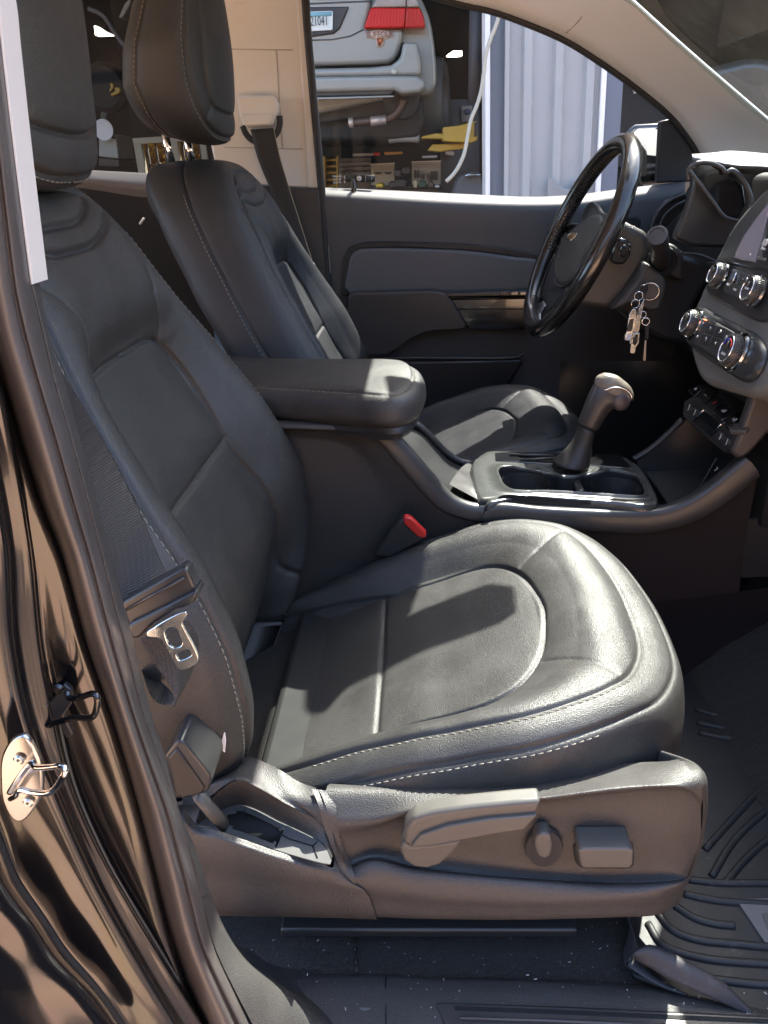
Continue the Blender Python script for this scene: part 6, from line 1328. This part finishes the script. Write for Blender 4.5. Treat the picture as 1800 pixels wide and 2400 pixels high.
prism('trim_strip', TV([(-600, 50), (560, 2), (562, 14), (-600, 66)], .045), (0, .02, 0), M['smooth'], van, bevel=.002)
prism('trim_strip', TV([(-600, 24), (565, -22), (566, -14), (-600, 34)], .045), (0, .02, 0), mat('bright_trim', (.4, .42, .4), .2, metal=.8), van, bevel=.002)
prism('bumper', TV([(-900, 556), (560, 522), (720, 505), (790, 450), (812, 325), (925, 325), (955, 480), (955, 590), (-900, 620)], -.04), (0, .22, 0), silver, van, bevel=.04, seg=4)
prism('bumper_lower', TV([(-900, 612), (700, 588), (920, 588), (985, 620), (990, 680), (940, 720), (800, 730), (740, 700), (150, 715), (-900, 740)], -.10), (0, .30, 0), silver, van, bevel=.05, seg=4)
prism('bumper_slot', TV([(-600, 725), (180, 705), (600, 690), (730, 690), (750, 712), (700, 738), (180, 752), (-600, 775)], -.06), (0, .2, 0), mat('bumper_grey', (.05, .052, .05), .5), van, bevel=.01)
prism('bumper_edge', TV([(-600, 775), (150, 758), (740, 742), (742, 755), (150, 774), (-600, 792)], -.09), (0, .06, 0), mat('bumper_bright', (.30, .31, .29), .35), van, bevel=.004)
prism('bumper_reflector', TV([(745+26*math.cos(a), 557+20*math.sin(a)) for a in np.linspace(0, 6.283, 21)[:-1]], -.05), (0, .02, 0), mat('cream_dot', (.5, .48, .38), .5), van, bevel=0)
tl_r = mat('tail_lamp_red', (.50, .008, .008), .3, spec=.3, coat=.15, bump=[('w', 30, .4, .004)]); tl_c = mat('tail_lamp_clear', (.32, .27, .24), .3, spec=.4, coat=.3, bump=[('w', 34, .5, .004)])
prism('tail_lamp', TV([(508, 218), (560, 58), (834, 60), (822, 214)], .0), (0, .12, 0), tl_r, van, bevel=.01)
prism('tail_lamp', TV([(826, 214), (838, 60), (945, 60), (975, 130), (985, 208), (960, 214)], .0), (0, .12, 0), mat('tail_lamp_red_outer', (.42, .010, .008), .3, spec=.3, coat=.15, bump=[('w', 22, .4, .004)]), van, bevel=.01)
prism('clear_lamp', TV([(566, 56), (610, -10), (648, -70), (838, -70), (834, 54)], .0), (0, .1, 0), tl_c, van, bevel=.01)
prism('clear_lamp', TV([(842, 54), (842, -60), (905, -60), (944, 54)], .0), (0, .1, 0), tl_c, van, bevel=.01)
prism('plate_recess', TV([(-500, 60), (392, 50), (360, 130), (318, 225), (272, 262), (95, 288), (-500, 300)], .035), (0, .03, 0), mat('recess_black', (.025, .025, .025), .5), van, bevel=.01)
plate = prism('number_plate', TV([(-215, 110), (-208, 102), (258, 84), (266, 92), (264, 226), (256, 234), (-205, 258), (-213, 250)], .02), (0, .012, 0), mat('plate_white', (.62, .66, .62), .4), van, bevel=.002)
prism('plate_band', TV([(-204, 108), (256, 90), (256, 124), (-204, 142)], .017), (0, .004, 0), mat('plate_blue', (.22, .48, .58), .4), plate, bevel=0)
a, b = P(*FG(-100, 178), Y=YV+.012), P(*FG(160, 166), Y=YV+.012)
text('plate_number', '·21041', P(*FG(152, 166), Y=YV+.013), b-a, (0, 0, 1), .062, mat('plate_ink', (.03, .04, .05), .5), plate, sx=.62, depth=.001)
text('plate_motto', 'Constitution State', P(*FG(40, 222), Y=YV+.013), b-a, (0, 0, 1), .011, mat('plate_ink_blue', (.08, .12, .3), .5), plate, depth=.001)
mar = mat('maroon_print', (.22, .05, .03), .5); crm = mat('cream_print', (.62, .52, .42), .5)
stk = prism('college_sticker', TV([(552, 250), (575, 236), (625, 232), (700, 240), (712, 258), (710, 296), (668, 302), (664, 340), (645, 358), (618, 372), (604, 340), (598, 300), (556, 296)], .040), (0, .004, 0), crm, van, bevel=0)
text('sticker_name', 'SUFFOLK', P(*FG(632, 270), Y=YV+.036), (1, 0, -.02), (0, 0, 1), .040, mar, stk, sx=.92, depth=.001)
prism('sticker_emblem', TV([(604, 296), (616, 300), (632, 290), (648, 300), (660, 294), (656, 322), (646, 330), (636, 352), (622, 364), (614, 338)], .035), (0, .003, 0), mar, stk, bevel=0)
prism('sticker_emblem', TV([(628, 300), (640, 302), (652, 312), (640, 330), (626, 326)], .033), (0, .003, 0), mat('orange_print', (.55, .2, .06), .5), stk, bevel=0)
# underside: floor, muffler, pipe, axle, suspension, wheels
und = mat('underbody', (.020, .020, .019), .7, var=(6, .4)); und2 = mat('underbody_light', (.035, .034, .032), .6, var=(9, .4))
prism('underfloor', TV([(-900, 780), (740, 745), (960, 760), (985, 960), (930, 1070), (700, 1090), (-900, 1110)], .35), (0, 2.8, 0), und, van, bevel=.03)
prism('heat_shield', TV([(150, 772), (380, 795), (560, 770), (740, 755), (750, 860), (680, 915), (400, 930), (160, 960)], .25), (0, .3, 0), und2, van, bevel=.02)
tube('exhaust_pipe', TV([(395, 956), (560, 940), (690, 925), (760, 880), (800, 820), (815, 770)], .12), .030, mat('rusty_pipe', (.10, .065, .05), .45, metal=.4), van, n=30, seg=14)
tube('pipe_band', TV([(390, 956), (425, 952)], .10), .036, mat('pale_steel', (.5, .42, .36), .4, metal=.5), van, seg=14); tube('pipe_band', TV([(560, 944), (680, 932)], .10), .034, mat('pale_steel_pipe', (.42, .34, .30), .4, metal=.5), van, seg=14)
lathe('muffler_flange', [(.0001, .02), (.11, .02), (.14, .0), (.14, -.2)], P(*FG(798, 765), Y=YV+.15), (0, -1, 0), und, van, seg=24)
tube('rear_axle', TV([(560, 985), (700, 1000), (830, 990), (930, 1000)], .5), .10, und2, van, n=20, seg=14)
tube('control_arm', TV([(700, 1080), (800, 1070), (940, 1075)], .4), .035, mat('arm_grey', (.3, .29, .27), .5, metal=.4), van, n=12)
tube('coil_spring', [tuple(P(*FG(840+22*math.cos(k*.9), 900+k*4), Y=YV+.5+.08*math.sin(k*.9))) for k in range(30)], .012, und2, van, n=90, seg=6)
lathe('rear_wheel', [(.0001, .02), (.18, .02), (.20, .06), (.30, .07), (.34, .02), (.34, -.16), (.30, -.2)], P(*FG(1085, 800), Y=YV+.9), (1, -.15, 0), mat('tyre_grey', (.06, .062, .06), .6), van, seg=40)
for k, (x, y) in enumerate(((1000, 380), (1045, 440), (960, 580))): pass
# yellow lift arm
la = thing('vehicle_lift', 'yellow steel arm of the vehicle lift under the minivan sill', 'vehicle lift', tuple(P(*FG(1250, 1060), Y=6.4)))
prism('arm_beam', TF(FG, [(1120, 990), (1250, 975), (1385, 938), (1392, 1090), (1345, 1112), (1120, 1100)], 6.3), (0, .5, 0), yel, la, bevel=.01)
prism('arm_reach', TF(FG, [(948, 1078), (962, 1058), (1070, 1036), (1125, 1040), (1125, 1082)], 6.3), (0, .3, 0), yel, la, bevel=.01)
prism('arm_lower', TF(FG, [(1000, 1170), (1040, 1122), (1330, 1112), (1312, 1152), (1090, 1182)], 6.4), (0, .4, 0), yel, la, bevel=.01)
prism('arm_pin', TF(FG, [(1366, 950), (1388, 950), (1388, 1062), (1366, 1062)], 6.25), (0, .1, 0), M['smooth'], la, bevel=.005)
# grey partition with poster, paper
pt = thing('grey_partition', 'grey partition wall standing behind the yellow lift arm', 'partition', tuple(P(*FG(1250, 1400), Y=8)))
prism('partition_board', TF(FG, [(1135, 775), (1405, 770), (1405, 1700), (1100, 1700), (1100, 1200)], 8), (0, .1, 0), gw, pt, bevel=0)
po = prism('wall_poster', TF(FG, [(1265, 825), (1348, 822), (1345, 945), (1268, 950)], 7.95), (0, .02, 0), mat('poster_paper', (.40, .36, .32), .7), None, bevel=0); tag(po, 'faded poster with a dark oval on the grey partition', 'poster')
prism('poster_oval', TF(FG, [(1312+30*math.cos(a), 868+24*math.sin(a)) for a in np.linspace(0, 6.283, 21)[:-1]], 7.93), (0, .01, 0), mat('oval_blue', (.08, .10, .16), .6), po, bevel=0)
tag(prism('white_note', TF(FG, [(1138, 1178), (1200, 1175), (1212, 1192), (1205, 1212), (1142, 1204)], 7.9), (0, .05, 0), crm, None, bevel=.01), 'white rag hanging on the grey partition under the lift arm', 'rag')
tag(tube('air_hose', TF(FG, [(1575, 60), (1530, 210), (1492, 300), (1455, 430), (1440, 560), (1420, 700), (1385, 820), (1340, 930), (1310, 1080), (1285, 1200), (1235, 1310), (1185, 1375), (1145, 1412)], 4.50), .011, mat('cream_hose', (.42, .40, .32), .5), None, n=70, seg=8), 'pale looping air hose hanging beside the white door jamb', 'hose')
tag(tube('lift_column_track', TF(FG, [(1395, -50), (1385, 400), (1375, 800)], 5.1), .05, mat('dark_track', (.03, .03, .032), .6), None, seg=8), 'dark vertical door track left of the white jamb', 'door track')
# bench clutter, shelves, tool wall
sf = thing('yellow_shelving', 'yellow wooden shelving at the lower left of the driver window', 'shelving', tuple(P(*FG(250, 1430), Y=8.5)))
for y in (1240, 1290, 1340, 1395, 1440): prism('shelf', TF(FG, [(60, y), (306, y-6), (306, y+12), (60, y+16)], 8.5), (0, .5, 0), yel, sf, bevel=.004)
for x in (200, 300): prism('shelf_post', TF(FG, [(x-9, 1215), (x+9, 1210), (x+9, 1600), (x-9, 1600)], 8.45), (0, .08, 0), yel, sf, bevel=.004)
prism('shelf_back', TF(FG, [(60, 1225), (300, 1218), (300, 1600), (60, 1600)], 8.9), (0, .05, 0), mat('shelf_brown', (.20, .12, .04), .8), sf, bevel=0)
ch = thing('tool_chest', 'long black tool chest standing below the minivan', 'tool chest', tuple(P(*FG(430, 1430), Y=8.0)))
prism('chest_body', TF(FG, [(312, 1225), (570, 1215), (570, 1600), (312, 1600)], 8.0), (0, .6, 0), M['smooth'], ch, bevel=.01)
for y in (1262, 1300, 1338, 1380): prism('chest_drawer', TF(FG, [(320, y), (562, y-6), (562, y+24), (320, y+30)], 7.98), (0, .03, 0), M['gloss'], ch, bevel=.004)
for pts, c, lab in (([(420, 1195), (580, 1188), (585, 1212), (420, 1215)], (.3, .3, .3), 'grey tray lying on the black tool chest'), ([(582, 1186), (628, 1184), (632, 1210), (584, 1212)], (.5, .04, .04), 'red box lying on the black tool chest'), ([(665, 1182), (805, 1178), (808, 1198), (668, 1206)], (.5, .25, .08), 'orange box beside the red box on the chest'), ([(960, 1212), (1078, 1208), (1076, 1226), (962, 1230)], (.6, .6, .58), 'white tray right above the pegboard')):
    tag(prism('workshop_box', TF(FG, pts, 7.7), (0, .2, 0), mat('box_colour', c, .6), None, bevel=.005), lab, 'box')
pgm = mat('cream_pegboard', (.44, .37, .28), .8)
rs_ = random.Random(3)
for (x0, x1, y0, y1, lab) in ((562, 745, 1280, 1440, 'left cream pegboard with goggles and dark tools'), (880, 1105, 1262, 1440, 'right cream pegboard with spanners and a small picture')):
    pg = thing('pegboard', lab, 'pegboard', tuple(P(*FG((x0+x1)/2, y1), Y=7.6)), 'pegboards above the bench')
    prism('board', TF(FG, [(x0, y0), (x1, y0-8), (x1, y1), (x0, y1)], 7.6), (0, .05, 0), pgm, pg, bevel=.005)
    prism('board_top', TF(FG, [(x0-3, y0-7), (x1+3, y0-15), (x1+3, y0-6), (x0-3, y0+2)], 7.58), (0, .06, 0), crm, pg, bevel=.003)
    for k in range(int((x1-x0)/16)):
        for j in range(2):
            x = x0+10+k*16; y = y0+14+j*18; prism('peg', TF(FG, [(x, y), (x+3, y), (x+3, y+6), (x, y+6)], 7.58), (0, .03, 0), M['smooth'], pg, bevel=0)
    if x0 < 600: sh2 = [(585, 1338, 60, 20), (665, 1338, 60, 22)]
    else: sh2 = [(900, 1322, 12, 60), (922, 1322, 14, 62), (970, 1350, 8, 44), (1025, 1330, 56, 70)]
    for x, y, a, b in sh2:
        prism('hung_tool', TF(FG, [(x, y), (x+a, y), (x+a*.92, y+b*.5), (x+a*.6, y+b), (x+a*.5, y+b*.6), (x+a*.4, y+b), (x+a*.06, y+b*.5)] if a > b*2 else [(x, y), (x+a, y), (x+a, y+b), (x, y+b)], 7.56), (0, .03, 0), M['smooth'], pg, bevel=.003)
bn = thing('work_bench', 'long cluttered bench under the pegboards', 'work bench', tuple(P(*FG(850, 1500), Y=7.3)))
prism('bench_top', TF(FG, [(560, 1452), (1120, 1440), (1120, 1462), (560, 1474)], 7.2), (0, .5, 0), M['smooth'], bn, bevel=.005); prism('bench_front', TF(FG, [(565, 1474), (1115, 1462), (1115, 1640), (565, 1640)], 7.25), (0, .4, 0), M['smooth'], bn, bevel=.005)
for (x, w_, y, c, lab, nm) in ((600, 60, 1425, (.55, .40, .05), 'yellow strap heap at the left end of the bench', 'strap_heap'), (700, 60, 1412, (.03, .03, .03), 'black tool case left of the large machine', 'tool_case'), (745, 95, 1392, (.02, .02, .02), 'large rounded black machine in the middle of the bench', 'bench_grinder'), (740, 60, 1318, (.03, .03, .03), 'black device fixed between the two pegboards', 'wall_device'), (800, 70, 1300, (.03, .03, .035), 'tall black device beside the right pegboard', 'wall_charger'), (893, 30, 1402, (.45, .36, .22), 'upright tan book on the bench', 'book'), (935, 60, 1405, (.04, .08, .05), 'dark green vice on the bench', 'bench_vice'), (1010, 40, 1412, (.10, .07, .05), 'brown jar on the bench', 'jar'), (1060, 36, 1440, (.6, .6, .6), 'white card propped at the right end of the bench', 'card')):
    h = 1458-y if y > 1380 else 56
    tag(prism(nm, TF(FG, [(x, y+6), (x+w_*.2, y), (x+w_*.7, y-2), (x+w_, y+8), (x+w_*.98, y+h), (x, y+h)], 7.1), (0, .2, 0), mat(nm+'_colour', c, .5), None, bevel=.01), lab, nm.replace('_', ' '))
ms = thing('parts_bin', 'low grey machine with glinting top beside the white jamb', 'machine', tuple(P(*FG(1300, 1440), Y=6.5)))
prism('bin_body', rnd(TF(FG, [(1230, 1420), (1300, 1350), (1400, 1345), (1425, 1400), (1425, 1600), (1220, 1600)], 6.5), 30), (0, .5, 0), gw, ms, bevel=.02); prism('bin_top', TF(FG, [(1290, 1362), (1330, 1345), (1420, 1350), (1420, 1368), (1300, 1380)], 6.4), (0, .3, 0), M['zinc'], ms, bevel=.01)

# ---- second bay: parked dark car
car = thing('parked_car', 'dark grey car with a glowing red tail lamp in the right-hand bay', 'car', (4, 7, 0))
cg = mat('dark_car_paint', (.10, .10, .095), .3, metal=.3, coat=.6)
prism('car_body', rnd(TF(FB, [(1225, 330), (1260, 290), (1400, 250), (1700, 240), (1700, 700), (1240, 720), (1225, 560)], 6.2), 60), (0, 3, 0), cg, car, bevel=.08, seg=4)
prism('tail_lamp', TF(FB, [(1252, 345), (1262, 338), (1330, 350), (1350, 392), (1330, 408), (1256, 402)], 6.1), (0, .1, 0), tl_r, car, bevel=.01)
lathe('tyre', [(.0001, .02), (.2, .02), (.33, .05), (.35, 0), (.35, -.2)], P(*FB(1185, 420), Y=6.0), (-.4, -1, 0), M['rubber'], car, seg=36)
tag(tube('cable_loop', TF(FB, [(1140, 290), (1160, 262), (1175, 270), (1190, 330)], 5.4), .012, M['white'], None, n=16), 'thin pale wire looping at the edge of the right-hand bay', 'wire')
# unseen dark wall added across the yard to keep low sky off the cab
yw = thing('unseen_dark_wall', 'tall dark brown wall across the yard, unseen, added to cut low sky light', 'wall', (0, -8.5, 0))
tanm = mat('dark_brown_render', (.075, .055, .042), .8, var=(2.5, .15), bump=[('n', 8, .3, .02)])
box('wall_panel', (0, -8.6, 2.4), (30, .25, 4.8), tanm, yw, bevel=.02)
box('wall_cap', (0, -8.6, 4.84), (30, .35, .08), tanm, yw, bevel=.01)
